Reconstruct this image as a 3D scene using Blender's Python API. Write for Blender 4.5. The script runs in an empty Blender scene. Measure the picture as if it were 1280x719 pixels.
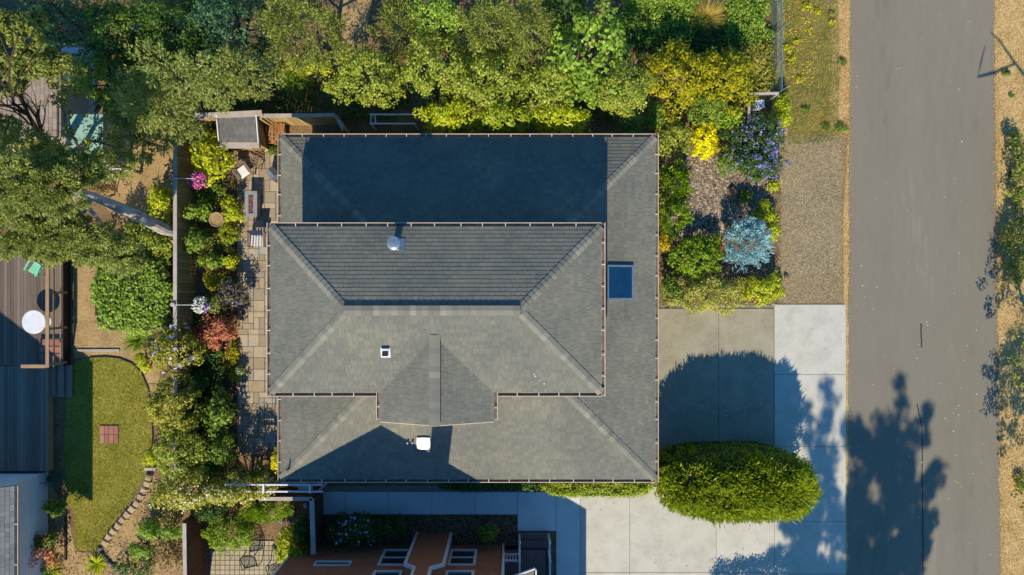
import bpy, math, random
import numpy as np
from mathutils import Vector, Matrix
R = math.radians
random.seed(7); rng = np.random.default_rng(7)
S = bpy.context.scene; COL = S.collection
# ---------------------------------------------------------------- camera, sky, sun, exposure
CAMH = 30.0; FPX = 870.0
cd = bpy.data.cameras.new('camera'); cam = bpy.data.objects.new('camera', cd); COL.objects.link(cam)
cam.location = (0, 0, CAMH); cd.sensor_width = 36; cd.lens = 36*FPX/1280; cd.clip_end = 2000
S.camera = cam
SUNV = Vector((-.165, -1.21, 1.0))            # towards the sun
w = bpy.data.worlds.new('World'); S.world = w; w.use_nodes = True
nt = w.node_tree; bg = nt.nodes['Background']
sk = nt.nodes.new('ShaderNodeTexSky'); sk.sky_type = 'NISHITA'; sk.sun_disc = False
sk.sun_elevation = math.atan2(1.0, math.hypot(.165, 1.21)); sk.sun_rotation = math.atan2(-.165, -1.21) % (2*math.pi)
sk.air_density = 1.2; sk.dust_density = .1; sk.ozone_density = 6.0
hs_ = nt.nodes.new('ShaderNodeHueSaturation'); hs_.inputs['Saturation'].default_value = 1.25
nt.links.new(sk.outputs[0], hs_.inputs['Color']); nt.links.new(hs_.outputs[0], bg.inputs[0]); bg.inputs[1].default_value = .145
sd = bpy.data.lights.new('sun', 'SUN'); sun = bpy.data.objects.new('sun', sd); COL.objects.link(sun)
sd.energy = 5.0; sd.angle = R(.5); sd.color = (1, .90, .71)
sun.rotation_euler = SUNV.to_track_quat('Z', 'Y').to_euler(); sun.location = (-5, -30, 30)
S.view_settings.view_transform = 'Standard'; S.view_settings.look = 'None'
S.view_settings.exposure = .46; S.view_settings.gamma = 1

# ---------------------------------------------------------------- helpers
def W(px, py, h=0.0):
    """where the photograph's point lies in the world when it is h metres above the ground"""
    k = (CAMH-h)/FPX
    return ((px-640)*k, (360-py)*k)
def srgb(c):
    return tuple(((x/255)/12.92 if x/255 <= .04045 else ((x/255+.055)/1.055)**2.4) for x in c)
def rgba(c): return (*c, 1)
MATS = {}
def M(name, cols, scale=3.0, rough=.85, bump=.0, island=0.0, obj=0.0, metal=0.0, spec=.3, fine=0.0, aniso=None, bscale=None, bdist=.01, worn=0, wscale=(.5, .5, .5)):
    """colour ramp over sRGB cols, driven by two noises, random per island and per object"""
    m = bpy.data.materials.new(name); m.use_nodes = True; MATS[name] = m
    t = m.node_tree; N = t.nodes; L = t.links; p = N['Principled BSDF']
    p.inputs['Roughness'].default_value = rough; p.inputs['Metallic'].default_value = metal
    p.inputs['Specular IOR Level'].default_value = spec
    g = N.new('ShaderNodeNewGeometry'); src = g.outputs['Position']
    if aniso:
        mp = N.new('ShaderNodeMapping'); mp.inputs['Scale'].default_value = aniso
        L.new(src, mp.inputs[0]); src = mp.outputs[0]
    n = N.new('ShaderNodeTexNoise'); n.inputs['Scale'].default_value = scale; n.inputs['Detail'].default_value = 6; n.inputs['Roughness'].default_value = .62
    L.new(src, n.inputs['Vector'])
    mr = N.new('ShaderNodeMapRange'); mr.inputs[1].default_value = .28; mr.inputs[2].default_value = .72
    L.new(n.outputs[0], mr.inputs[0]); fac = mr.outputs[0]
    def mix(a, b, k):
        x = N.new('ShaderNodeMix'); x.data_type = 'FLOAT'; x.inputs[0].default_value = k
        L.new(a, x.inputs[2]); L.new(b, x.inputs[3]); return x.outputs[0]
    if fine:
        n2 = N.new('ShaderNodeTexNoise'); n2.inputs['Scale'].default_value = scale*9; n2.inputs['Detail'].default_value = 4
        L.new(src, n2.inputs['Vector'])
        mr2 = N.new('ShaderNodeMapRange'); mr2.inputs[1].default_value = .3; mr2.inputs[2].default_value = .7
        L.new(n2.outputs[0], mr2.inputs[0]); fac = mix(fac, mr2.outputs[0], fine)
    if island: fac = mix(fac, g.outputs['Random Per Island'], island)
    if obj:
        oi = N.new('ShaderNodeObjectInfo'); fac = mix(fac, oi.outputs['Random'], obj)
    r = N.new('ShaderNodeValToRGB'); e = r.color_ramp.elements
    cs = [srgb(c) for c in cols]
    while len(e) < len(cs): e.new(.5)
    for i, c in enumerate(cs):
        e[i].position = i/(len(cs)-1) if len(cs) > 1 else 0; e[i].color = rgba(c)
    L.new(fac, r.inputs[0]); out = r.outputs[0]
    if worn:                         # blotches and streaks of wear, stain and moss
        mw = N.new('ShaderNodeMapping'); mw.inputs['Scale'].default_value = wscale; L.new(g.outputs['Position'], mw.inputs[0])
        nw = N.new('ShaderNodeTexNoise'); nw.inputs['Scale'].default_value = 1.0; nw.inputs['Detail'].default_value = 7; nw.inputs['Roughness'].default_value = .7; nw.inputs['Distortion'].default_value = .6
        L.new(mw.outputs[0], nw.inputs['Vector'])
        rw = N.new('ShaderNodeValToRGB'); q = rw.color_ramp.elements; q[0].position = .3; q[1].position = .68
        q[0].color = (1-worn, 1-worn*.95, 1-worn*.9, 1); q[1].color = (1+worn*.35, 1+worn*.33, 1+worn*.15, 1)
        mm = N.new('ShaderNodeMix'); mm.data_type = 'RGBA'; mm.blend_type = 'MULTIPLY'; mm.inputs[0].default_value = 1
        L.new(out, mm.inputs[6]); L.new(rw.outputs[0], mm.inputs[7]); out = mm.outputs[2]
    L.new(out, p.inputs['Base Color'])
    if bump:
        b = N.new('ShaderNodeBump'); b.inputs['Strength'].default_value = bump; b.inputs['Distance'].default_value = bdist
        nb = N.new('ShaderNodeTexNoise'); nb.inputs['Scale'].default_value = bscale or scale*12; nb.inputs['Detail'].default_value = 5
        L.new(src, nb.inputs['Vector']); L.new(nb.outputs[0], b.inputs['Height']); L.new(b.outputs[0], p.inputs['Normal'])
    return m
def LEAF(name, cols, trans=.46, gloss=.35, patch=.35, scale=1.6):
    m = M(name, cols, scale=scale, rough=.5, island=1-patch, spec=gloss)
    t = m.node_tree; N = t.nodes; L = t.links; p = N['Principled BSDF']
    col = p.inputs['Base Color'].links[0].from_socket
    tr = N.new('ShaderNodeBsdfTranslucent'); mx = N.new('ShaderNodeMixShader'); mx.inputs[0].default_value = trans
    L.new(col, tr.inputs[0]); L.new(p.outputs[0], mx.inputs[1]); L.new(tr.outputs[0], mx.inputs[2])
    L.new(mx.outputs[0], N['Material Output'].inputs[0])
    return m
def tag(o, label=None, cat=None, group=None, kind=None):
    if label: o['label'] = label
    if cat: o['category'] = cat
    if group: o['group'] = group
    if kind: o['kind'] = kind
    return o
def thing(name, label, cat, loc=(0, 0, 0), rz=0, group=None):
    o = bpy.data.objects.new(name, None); COL.objects.link(o); o.location = loc; o.rotation_euler = (0, 0, rz)
    o.empty_display_size = .3
    return tag(o, label, cat, group)
def worldloc(o):
    v = Vector((0, 0, 0))
    while o is not None: v += Vector(o.location); o = o.parent
    return v
def link(name, me, mat=None, parent=None, loc=None, rot=None):
    o = bpy.data.objects.new(name, me); COL.objects.link(o)
    if mat is not None and not me.materials: me.materials.append(mat)
    if parent is not None: o.parent = parent
    if loc is not None: o.location = loc
    if rot is not None: o.rotation_euler = rot
    return o
class MB:
    """collects shapes; build() links them as ONE mesh. local=True: the coordinates are the parent's own"""
    def __init__(s): s.v = []; s.f = []
    def add(s, vs, fs):
        n = len(s.v); s.v += [tuple(v) for v in vs]; s.f += [tuple(n+i for i in f) for f in fs]; return s
    def box(s, x0, x1, y0, y1, z0, z1, rz=0, c=None, j=0):
        vs = [(x, y, z) for z in (z0, z1) for x, y in ((x0, y0), (x1, y0), (x1, y1), (x0, y1))]
        if j: vs = [(x+random.uniform(-j, j), y+random.uniform(-j, j), z+(random.uniform(-j, j) if z == z1 else 0)) for x, y, z in vs]
        if rz:
            cx, cy = c or ((x0+x1)/2, (y0+y1)/2); ca, sa = math.cos(rz), math.sin(rz)
            vs = [(cx+(x-cx)*ca-(y-cy)*sa, cy+(x-cx)*sa+(y-cy)*ca, z) for x, y, z in vs]
        return s.add(vs, [(0, 3, 2, 1), (4, 5, 6, 7), (0, 1, 5, 4), (1, 2, 6, 5), (2, 3, 7, 6), (3, 0, 4, 7)])
    def bbox(s, x0, x1, y0, y1, z0, z1, b=.01):
        """box with a bevelled top edge"""
        vs = [(x0, y0, z0), (x1, y0, z0), (x1, y1, z0), (x0, y1, z0), (x0, y0, z1-b), (x1, y0, z1-b), (x1, y1, z1-b), (x0, y1, z1-b),
              (x0+b, y0+b, z1), (x1-b, y0+b, z1), (x1-b, y1-b, z1), (x0+b, y1-b, z1)]
        fs = [(8, 9, 10, 11)]
        for a in range(4):
            c = (a+1) % 4; fs += [(a, c, c+4, a+4), (a+4, c+4, c+8, a+8)]
        return s.add(vs, fs)
    def prism(s, poly, z0, z1):
        n = len(poly); vs = [(x, y, z0) for x, y in poly]+[(x, y, z1) for x, y in poly]
        return s.add(vs, [tuple(range(n-1, -1, -1)), tuple(range(n, 2*n))]+[(i, (i+1) % n, n+(i+1) % n, n+i) for i in range(n)])
    def sheet(s, poly, z): return s.add([(x, y, z) for x, y in poly], [tuple(range(len(poly)))])
    def slab(s, pts, t):
        """planar 3D polygon given a thickness straight down"""
        n = len(pts); vs = list(pts)+[(x, y, z-t) for x, y, z in pts]
        return s.add(vs, [tuple(range(n)), tuple(range(2*n-1, n-1, -1))]+[(i, n+i, n+(i+1) % n, (i+1) % n) for i in range(n)])
    def tube(s, pts, rad, n=6):
        pts = [Vector(p) for p in pts]; rad = rad if isinstance(rad, (list, tuple)) else [rad]*len(pts)
        vs = []; m = len(pts)
        for i, p in enumerate(pts):
            d = (pts[min(i+1, m-1)]-pts[max(i-1, 0)])
            if d.length < 1e-9: d = Vector((0, 0, 1))
            d.normalize(); a = d.orthogonal().normalized()
            if i: # keep the frame
                a = (pa-d*pa.dot(d)); a = a.normalized() if a.length > 1e-6 else d.orthogonal().normalized()
            pa = a; b = d.cross(a)
            for k in range(n):
                t = 2*math.pi*k/n; vs.append(p+(a*math.cos(t)+b*math.sin(t))*rad[i])
        fs = [(i*n+k, i*n+(k+1) % n, (i+1)*n+(k+1) % n, (i+1)*n+k) for i in range(m-1) for k in range(n)]
        fs += [tuple(range(n-1, -1, -1)), tuple(range((m-1)*n, m*n))]
        return s.add(vs, fs)
    def lathe(s, prof, c=(0, 0, 0), n=16):
        vs = [(c[0]+r*math.cos(2*math.pi*k/n), c[1]+r*math.sin(2*math.pi*k/n), c[2]+z) for r, z in prof for k in range(n)]
        m = len(prof)
        fs = [(i*n+k, i*n+(k+1) % n, (i+1)*n+(k+1) % n, (i+1)*n+k) for i in range(m-1) for k in range(n)]
        fs += [tuple(range(n-1, -1, -1)), tuple(range((m-1)*n, m*n))]
        return s.add(vs, fs)
    def rock(s, c, r, sq=.6, seed=0, n=2):
        rr = random.Random(seed)
        t = (1+5**.5)/2
        vs = [Vector(v).normalized() for v in [(-1, t, 0), (1, t, 0), (-1, -t, 0), (1, -t, 0), (0, -1, t), (0, 1, t), (0, -1, -t), (0, 1, -t), (t, 0, -1), (t, 0, 1), (-t, 0, -1), (-t, 0, 1)]]
        fs = [(0, 11, 5), (0, 5, 1), (0, 1, 7), (0, 7, 10), (0, 10, 11), (1, 5, 9), (5, 11, 4), (11, 10, 2), (10, 7, 6), (7, 1, 8), (3, 9, 4), (3, 4, 2), (3, 2, 6), (3, 6, 8), (3, 8, 9), (4, 9, 5), (2, 4, 11), (6, 2, 10), (8, 6, 7), (9, 8, 1)]
        ax = rr.uniform(.75, 1.3); a = rr.uniform(0, 3.1)
        out = []
        for v in vs:
            k = r*rr.uniform(.75, 1.12); x, y = v.x*ax, v.y/ax
            out.append((c[0]+k*(x*math.cos(a)-y*math.sin(a)), c[1]+k*(x*math.sin(a)+y*math.cos(a)), c[2]+k*v.z*sq))
        return s.add(out, fs)
    def mesh(s, name, off=(0, 0, 0)):
        me = bpy.data.meshes.new(name)
        me.from_pydata([(x-off[0], y-off[1], z-off[2]) for x, y, z in s.v], [], s.f); me.update(); return me
    def build(s, name, mat, parent=None, local=False, smooth=False, kind=None):
        off = (0, 0, 0) if (local or parent is None) else worldloc(parent)
        me = s.mesh(name, off)
        if smooth: me.polygons.foreach_set('use_smooth', [True]*len(me.polygons))
        o = link(name, me, mat, parent)
        if kind: o['kind'] = kind
        return o
def npmesh(name, V, F, mat, parent=None, kind=None):
    """V (n,3) world coordinates, F (m,k) indices"""
    off = np.array(worldloc(parent)) if parent is not None else np.zeros(3)
    V = (V-off).astype(np.float32); F = F.astype(np.int32); k = F.shape[1]
    me = bpy.data.meshes.new(name)
    me.vertices.add(len(V)); me.vertices.foreach_set('co', V.ravel())
    me.loops.add(F.size); me.loops.foreach_set('vertex_index', F.ravel())
    me.polygons.add(len(F)); me.polygons.foreach_set('loop_start', np.arange(0, F.size, k, dtype=np.int32))
    me.polygons.foreach_set('loop_total', np.full(len(F), k, dtype=np.int32))
    me.update(calc_edges=True)
    o = link(name, me, mat, parent)
    if kind: o['kind'] = kind
    return o
def nrm(a): return a/np.maximum(np.linalg.norm(a, axis=1, keepdims=True), 1e-9)
def inpoly(P, poly):
    x, y = P[:, 0], P[:, 1]; c = np.zeros(len(P), bool); n = len(poly); j = n-1
    for i in range(n):
        xi, yi = poly[i]; xj, yj = poly[j]
        t = ((yi > y) != (yj > y)) & (x < (xj-xi)*(y-yi)/((yj-yi) or 1e-9)+xi); c ^= t; j = i
    return c
def scatter(poly, n):
    xs = [p[0] for p in poly]; ys = [p[1] for p in poly]; out = []
    tot = 0
    while tot < n:
        P = np.stack([rng.uniform(min(xs), max(xs), n), rng.uniform(min(ys), max(ys), n)], 1); P = P[inpoly(P, poly)]
        out.append(P); tot += len(P)
    return np.concatenate(out)[:n]
def leafquads(P, A, Nn, L, Wd, fold=.25):
    """P centres, A leaf axes, Nn normals -> one folded rhombic leaf each"""
    A = nrm(A); B = nrm(np.cross(Nn, A)); Nn = np.cross(A, B)
    L = L[:, None]; Wd = Wd[:, None]
    V = np.stack([P-A*L*.5, P+B*Wd*.5+Nn*Wd*fold-A*L*.06, P+A*L*.5-Nn*L*.08, P-B*Wd*.5+Nn*Wd*fold-A*L*.06], 1).reshape(-1, 3)
    return V, np.arange(len(V)).reshape(-1, 4)
def crown_leaves(c, rad, n, L=.13, Wd=.07, clump=.28, dense=1.0, power=1.0, mode='leaf', lumps=.22, low=-.25, seed=None, gap=0.0, up=.55):
    """leaf clumps on and inside a lumpy (super)ellipsoid"""
    c = np.array(c, float); rad = np.array(rad, float)
    area = 2*math.pi*rad[0]*rad[1]+math.pi*(rad[0]+rad[1])*rad[2]
    m = max(10, int(area/(clump*clump*2.0)*dense*(2.6 if power < 1 else 1)))
    D = nrm(rng.normal(size=(m*3, 3))); D = D[D[:, 2] > low][:m]; m = len(D)
    ph = rng.uniform(0, 6.28, (4, 3)); fr = rng.uniform(1.5, 3.6, (4, 3))
    f = 1+lumps*sum(np.sin(D@np.diag(fr[i])@np.ones(3)*1.7+ph[i, 0])*np.cos(D[:, i % 3]*fr[i, 1]*2+ph[i, 1]) for i in range(4))/2
    if gap:
        g = sum(np.sin(D[:, i % 3]*(5+2*i)+ph[i, 2]) for i in range(4)); keep = (g > -1.9+gap*2.5); D = D[keep]; f = f[keep]; m = len(D)
    E = D; depth = rng.uniform(.62, 1.0, m)**.6
    if power < 1:                    # flat-topped block: clumps over its whole top and down its sides
        e = 2/power; mt = int(m*.62); q = rng.uniform(-1, 1, (m*4, 2)); q = q[(np.abs(q)**e).sum(1) < 1][:mt]; mt = len(q)
        top = np.stack([q[:, 0], q[:, 1], (1-(np.abs(q)**e).sum(1))**(1/e)], 1)
        a = rng.uniform(0, 6.283, m-mt); cc, ss = np.cos(a), np.sin(a); r_ = (np.abs(cc)**e+np.abs(ss)**e)**(-1/e); zs = rng.uniform(max(low, -.9), .95, m-mt); sh = (1-np.abs(zs)**e)**(1/e)
        E = np.concatenate([top, np.stack([cc*r_*sh, ss*r_*sh, zs], 1)]); D = np.concatenate([nrm(top**3+1e-6), nrm(np.stack([cc*r_, ss*r_, zs**3], 1))])
        f = np.ones(m)+lumps*np.sin(E[:, 0]*7+ph[0, 0])*np.cos(E[:, 1]*6+ph[1, 0]); depth = rng.uniform(.86, 1.0, m)
    C = c+E*rad*(f*depth)[:, None]
    k = rng.integers(0, m, n); sub = nrm(rng.normal(size=(n, 3))); rr = clump*rng.uniform(.6, 1.35, m)[k]*rng.uniform(.2, 1, n)**.45
    P = C[k]+sub*rr[:, None]*np.array([1, 1, .75])
    out = nrm((D[k] if power < 1 else E[k])/rad)
    if mode == 'leaf':
        Nn = nrm(sub*.55+out*.35+np.array([0, 0, up])+rng.normal(size=(n, 3))*.38)
        A = np.cross(Nn, rng.normal(size=(n, 3)))+out*.4
    elif mode == 'needle':           # sprays: leaf axis follows the clump's twig
        Nn = nrm(rng.normal(size=(n, 3))*.5+np.array([0, 0, 1.0])); A = nrm(sub+out*.9+rng.normal(size=(n, 3))*.35)
    else:                            # tuft: upright shoots
        A = nrm(out*.8+np.array([0, 0, .55])+rng.normal(size=(n, 3))*.4); Nn = nrm(rng.normal(size=(n, 3)))
    s = rng.uniform(.65, 1.25, n)
    ok = P[:, 2] > .03
    return leafquads(P[ok], A[ok], Nn[ok], (L*s)[ok], (Wd*s*rng.uniform(.8, 1.2, n))[ok])
def limb(mb, p, d, length, r, depth, rr, spread=.6, up=.25):
    p = Vector(p); d = Vector(d).normalized(); pts = [p.copy()]; rad = [r]; n = 4
    for i in range(n):
        d = (d+Vector((rr.uniform(-.2, .2), rr.uniform(-.2, .2), rr.uniform(-.1, .2)*up*3))).normalized(); p = p+d*length/n; pts.append(p.copy()); rad.append(r*(1-.5*(i+1)/n))
    mb.tube(pts, rad, 5)
    if depth:
        for k in range(rr.choice((2, 3))):
            q = pts[rr.randint(2, n)]
            nd = d+Vector((rr.uniform(-1, 1), rr.uniform(-1, 1), rr.uniform(-.2, .5)))*spread
            limb(mb, q, nd, length*rr.uniform(.5, .75), r*.45, depth-1, rr, spread, up)
def stems(c, h, r, n, spread=.6):
    rr = random.Random(int(abs(c[0]*991+c[1]*77))); mb = MB()
    for i in range(n):
        a = rr.uniform(0, 6.28)
        limb(mb, (c[0]+.05*math.cos(a), c[1]+.05*math.sin(a), -.03), (math.cos(a)*spread, math.sin(a)*spread, 1), h*.75, r, 1, rr)
    return mb
def blades(c, n, length, width, tilt=(.2, 1.2), arch=.6, base=.08, seg=3):
    n = int(n); a = rng.uniform(0, 6.283, n); t = rng.uniform(*tilt, n); L = length*rng.uniform(.6, 1.1, n)
    dirh = np.stack([np.cos(a), np.sin(a), np.zeros(n)], 1); side = np.stack([-np.sin(a), np.cos(a), np.zeros(n)], 1)
    p = np.array(c)+dirh*rng.uniform(0, base, n)[:, None]; vs = []
    wd = width*rng.uniform(.7, 1.2, n)
    for i in range(seg+1):
        w_ = wd*(1-(i/seg)**1.6*.92); vs += [p-side*(w_*.5)[:, None], p+side*(w_*.5)[:, None]]
        ang = t+arch*(i/seg)*rng.uniform(.5, 1.3, n)
        p = p+(dirh*np.sin(ang)[:, None]+np.array([0, 0, 1])*np.cos(ang)[:, None])*(L/seg)[:, None]
    V = np.stack(vs, 1); k = 2*(seg+1); b = (np.arange(n)*k)[:, None]
    F = np.concatenate([b+np.array([2*i, 2*i+1, 2*i+3, 2*i+2]) for i in range(seg)])
    V = V.reshape(-1, 3); V[:, 2] = np.maximum(V[:, 2], .015)
    return V, F
def grassblades(P, h, wd, z=0.0, lean=.6):
    n = len(P); a = rng.uniform(0, 6.283, n); hh = h*rng.uniform(.5, 1.3, n)
    s = np.stack([np.cos(a), np.sin(a), np.zeros(n)], 1)*(wd*rng.uniform(.6, 1.3, n)*.5)[:, None]
    b = np.concatenate([P, np.full((n, 1), z)], 1); tp = b+np.stack([rng.normal(0, lean, n)*hh, rng.normal(0, lean, n)*hh, hh], 1)
    V = np.stack([b-s, b+s, tp], 1).reshape(-1, 3); return V, np.arange(3*n).reshape(-1, 3)

# ---------------------------------------------------------------- materials
m_soil = M('soil', [(62, 48, 34), (112, 90, 62), (146, 120, 84)], 1.3, .95, .5, fine=.5, bscale=20, bdist=.03)
m_dirt = M('dry_dirt', [(104, 84, 54), (150, 124, 84), (176, 150, 106)], 1.1, .95, .4, fine=.45, bscale=25, bdist=.02)
m_asph = M('asphalt', [(103, 97, 84), (115, 108, 94), (118, 111, 97), (132, 124, 108)], .3, .9, .35, fine=.3, bscale=60, bdist=.006, aniso=(1.6, .35, 1), worn=.14, wscale=(.8, .14, 1))
m_gravel = M('gravel', [(92, 86, 72), (124, 112, 86), (160, 136, 96)], .7, .95, .8, fine=.6, bscale=45, bdist=.03)
m_concN = M('pale_concrete', [(158, 153, 140), (178, 173, 160), (190, 186, 174)], 1.2, .85, .15, fine=.25, obj=.15, bscale=70, bdist=.003, worn=.16, wscale=(.9, .7, 1))
m_concO = M('old_concrete', [(122, 114, 96), (144, 136, 116), (162, 154, 134)], 1.0, .88, .25, fine=.3, obj=.2, bscale=60, bdist=.004, worn=.26, wscale=(.8, .6, 1))
m_walk = M('walk_concrete', [(176, 176, 172), (188, 188, 184), (198, 198, 192)], 1.3, .88, .2, fine=.25, obj=.2, bscale=60, bdist=.004)
m_shing = M('roof_shingle', [(86, 87, 82), (101, 100, 92), (113, 111, 100), (132, 127, 103)], .36, .92, .5, island=.3, fine=.15, bscale=90, bdist=.004, worn=.2, wscale=(.9, .45, .5))
m_cap = M('ridge_shingle', [(96, 94, 86), (112, 109, 98), (120, 117, 105), (136, 132, 117)], .5, .92, .5, obj=.65, bscale=90, bdist=.004)
m_shingN = M('neighbour_shingle', [(92, 92, 92), (112, 112, 110), (130, 130, 128)], .5, .92, .5, island=.55, bscale=90, bdist=.004)
m_shedr = M('shed_roofing', [(80, 78, 76), (94, 92, 90), (106, 103, 100)], 1, .9, .4, island=.5, bscale=90, bdist=.004)
m_deck = M('roof_underlay', [(50, 48, 44), (60, 58, 54)], 2)
m_trim = M('cream_trim', [(176, 158, 138), (196, 178, 158)], 3, .6, .1)
m_gutin = M('gutter_inside', [(74, 64, 54), (118, 102, 88)], 4, .8)
m_white = M('white_paint', [(188, 188, 190), (206, 206, 208)], 3, .55, .05)
m_wall = M('house_wall', [(150, 142, 126), (166, 158, 142)], 2, .8, .2)
m_wallw = M('white_siding', [(186, 192, 196), (202, 207, 210)], 2, .7, .1, island=.3)
m_brown = M('rust_siding', [(136, 82, 58), (152, 94, 66), (164, 108, 76)], 1.6, .85, .3, island=.5, aniso=(.4, 1, 3))
m_glass = M('window_glass', [(44, 56, 60), (56, 68, 70)], 2, .08, spec=.9)  # painted reflection: base colour lightened towards a grey-green sky
m_sky = M('skylight_glass', [(10, 40, 64), (16, 52, 78)], 2, .04, spec=1.0)  # blue of the reflected sky is put into the base colour
m_metal = M('galvanised', [(150, 155, 160), (176, 180, 184)], 6, .35, metal=.8, obj=.2)
m_shiny = M('polished_cap', [(215, 215, 215), (225, 225, 225)], 6, .16, metal=1.0)
m_dark = M('dark_rubber', [(24, 24, 26), (36, 36, 38)], 6, .6)
m_fence = M('fence_board', [(124, 102, 62), (150, 126, 80), (172, 148, 100)], 1.5, .9, .3, obj=.6, aniso=(2, 2, .5))
m_cap2 = M('weathered_cap', [(140, 128, 118), (160, 148, 138), (176, 166, 156)], 2, .85, .2, obj=.3)
m_redf = M('red_brown_board', [(84, 56, 44), (108, 74, 58)], 1.5, .9, .3, obj=.6)
m_plank = M('deck_plank', [(84, 72, 62), (104, 90, 78), (122, 108, 94)], 1.6, .85, .3, obj=.65, aniso=(4, .5, 1))
m_plankd = M('old_deck_plank', [(92, 82, 72), (114, 102, 90), (134, 122, 108)], 1.6, .85, .3, obj=.65, aniso=(4, .5, 1))
m_railw = M('rail_wood', [(134, 108, 80), (156, 128, 98)], 2, .8, .2, obj=.3)
m_flag = M('sandstone', [(116, 120, 122), (134, 130, 120), (146, 130, 106), (140, 124, 100), (160, 144, 120), (166, 150, 124), (138, 140, 140), (150, 152, 152)], 2.2, .85, .35, obj=.55, fine=.3, bscale=30, bdist=.006)
m_joint = M('joint_sand', [(112, 106, 94), (130, 122, 106)], 3, .95)
m_paver = M('buff_paver', [(140, 128, 104), (158, 146, 120), (172, 160, 134)], 1.6, .85, .3, obj=.5)
m_brick = M('pink_brick', [(120, 78, 64), (146, 100, 84), (160, 116, 98)], 3, .85, .3, obj=.6)
m_block = M('edging_stone', [(134, 118, 90), (160, 142, 110), (176, 158, 126)], 2.5, .9, .4, obj=.5)
m_rock = M('brown_rock', [(96, 76, 58), (128, 102, 78), (150, 124, 98)], 3, .9, .5, obj=.3, fine=.3)
m_greyrock = M('grey_rock', [(64, 62, 60), (90, 88, 84), (120, 116, 110)], 3, .9, .4, obj=.5)
m_pebble = M('pebbles', [(84, 76, 66), (134, 122, 104), (178, 166, 144)], 3, .9, island=.8)
m_grit = M('grit', [(84, 78, 66), (130, 116, 88), (158, 142, 110), (176, 164, 138)], 2, .9, island=.85)
m_chip = M('bark_chips', [(40, 28, 20), (84, 62, 44), (130, 104, 76)], 3, .95, island=.85)
m_litter = M('pale_litter', [(170, 165, 150), (220, 216, 205)], 3, .9, island=.8)
m_bark = M('grey_bark', [(112, 104, 96), (160, 150, 142), (186, 178, 170)], 3, .9, .8, aniso=(2, 2, .6), bscale=20, bdist=.03)
m_barkd = M('dark_bark', [(38, 30, 24), (60, 48, 38), (84, 68, 54)], 3, .9, .7, aniso=(2, 2, .6), bscale=20, bdist=.03)
m_mint = M('mint_panel', [(120, 150, 138), (138, 168, 156)], 1.2, .4, .05)
m_terr = M('terracotta', [(150, 84, 48), (176, 104, 62)], 3, .8)
m_pot = M('stone_bowl', [(130, 112, 80), (156, 136, 100)], 3, .85, .2)
m_tab = M('grey_table', [(120, 122, 126), (136, 138, 142)], 3, .6)
m_lava = M('lava_glass', [(84, 40, 28), (120, 66, 50), (150, 96, 80)], 14, .5, island=.8)
m_cush = M('white_cushion', [(196, 192, 186), (212, 208, 202)], 4, .9, .1)
m_teak = M('brown_wicker', [(96, 80, 64), (132, 110, 90)], 8, .8, .3)
m_stripe = M('pale_slat', [(204, 200, 204), (220, 216, 218)], 4, .8)
m_navy = M('navy_fabric', [(22, 28, 56), (32, 38, 72)], 4, .8)
m_slate = M('slate_cover', [(84, 92, 98), (104, 112, 118)], 4, .85)
m_log = M('split_log', [(110, 72, 40), (150, 106, 64), (182, 138, 92)], 5, .9, .4, obj=.5, aniso=(3, .8, 1))
m_green = M('mint_plastic', [(110, 176, 140), (126, 190, 154)], 4, .5)
m_hose = M('green_hose', [(20, 74, 62), (28, 90, 76)], 4, .5)
m_blackm = M('black_metal', [(26, 26, 28), (38, 38, 40)], 4, .5, metal=.5)
m_porch = M('porch_board', [(92, 78, 76), (110, 94, 90)], 2, .8, .2, obj=.5)
m_tan = M('tan_roofing', [(112, 98, 86), (140, 124, 110), (156, 140, 124)], 1.2, .95, .4, island=.5)
m_crack = M('crack', [(44, 44, 46), (58, 58, 60)], 6)
m_gball = M('blue_glaze', [(40, 80, 110), (120, 150, 160), (180, 110, 90)], 12, .2, spec=.7)
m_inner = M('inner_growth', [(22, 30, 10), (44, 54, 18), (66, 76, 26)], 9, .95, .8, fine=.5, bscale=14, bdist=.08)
# foliage
LF = dict(
 olive=[(62, 72, 26), (108, 116, 46), (150, 150, 74)], yolive=[(76, 90, 24), (128, 138, 46), (172, 172, 78)],
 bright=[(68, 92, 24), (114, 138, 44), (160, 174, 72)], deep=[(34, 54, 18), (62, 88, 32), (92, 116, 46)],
 blueg=[(28, 54, 36), (50, 82, 54), (84, 112, 66)], gold=[(120, 100, 8), (160, 140, 14), (190, 170, 30)],
 goldg=[(86, 90, 10), (138, 138, 16), (184, 164, 28)], yellow=[(196, 160, 4), (226, 196, 8), (238, 214, 30)],
 lime=[(96, 112, 12), (150, 158, 26), (196, 190, 48)], hedge=[(80, 100, 16), (128, 142, 30), (168, 170, 56)],
 mid=[(54, 74, 20), (96, 118, 38), (140, 156, 62)], silver=[(96, 134, 138), (140, 176, 178), (188, 214, 210)],
 conif=[(78, 88, 38), (122, 130, 62), (162, 166, 94)], red=[(104, 84, 46), (168, 100, 78), (160, 138, 84)],
 varieg=[(98, 104, 34), (148, 148, 62), (186, 180, 104)], dry=[(134, 108, 66), (176, 146, 94), (206, 178, 122)],
 straw=[(112, 96, 40), (158, 138, 64), (196, 176, 96)], grass=[(70, 88, 20), (122, 122, 40), (176, 158, 84)],
 vine=[(80, 88, 24), (134, 134, 44), (184, 172, 74)], arb=[(62, 88, 12), (106, 132, 24), (150, 164, 44)],
 purple=[(56, 58, 40), (90, 88, 66), (130, 118, 96)], brownt=[(70, 56, 34), (112, 92, 58), (134, 120, 66)])
LM = {k: LEAF('leaf_'+k, [tuple(min(248, c*1.25) for c in q) for q in v]) for k, v in LF.items()}
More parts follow.
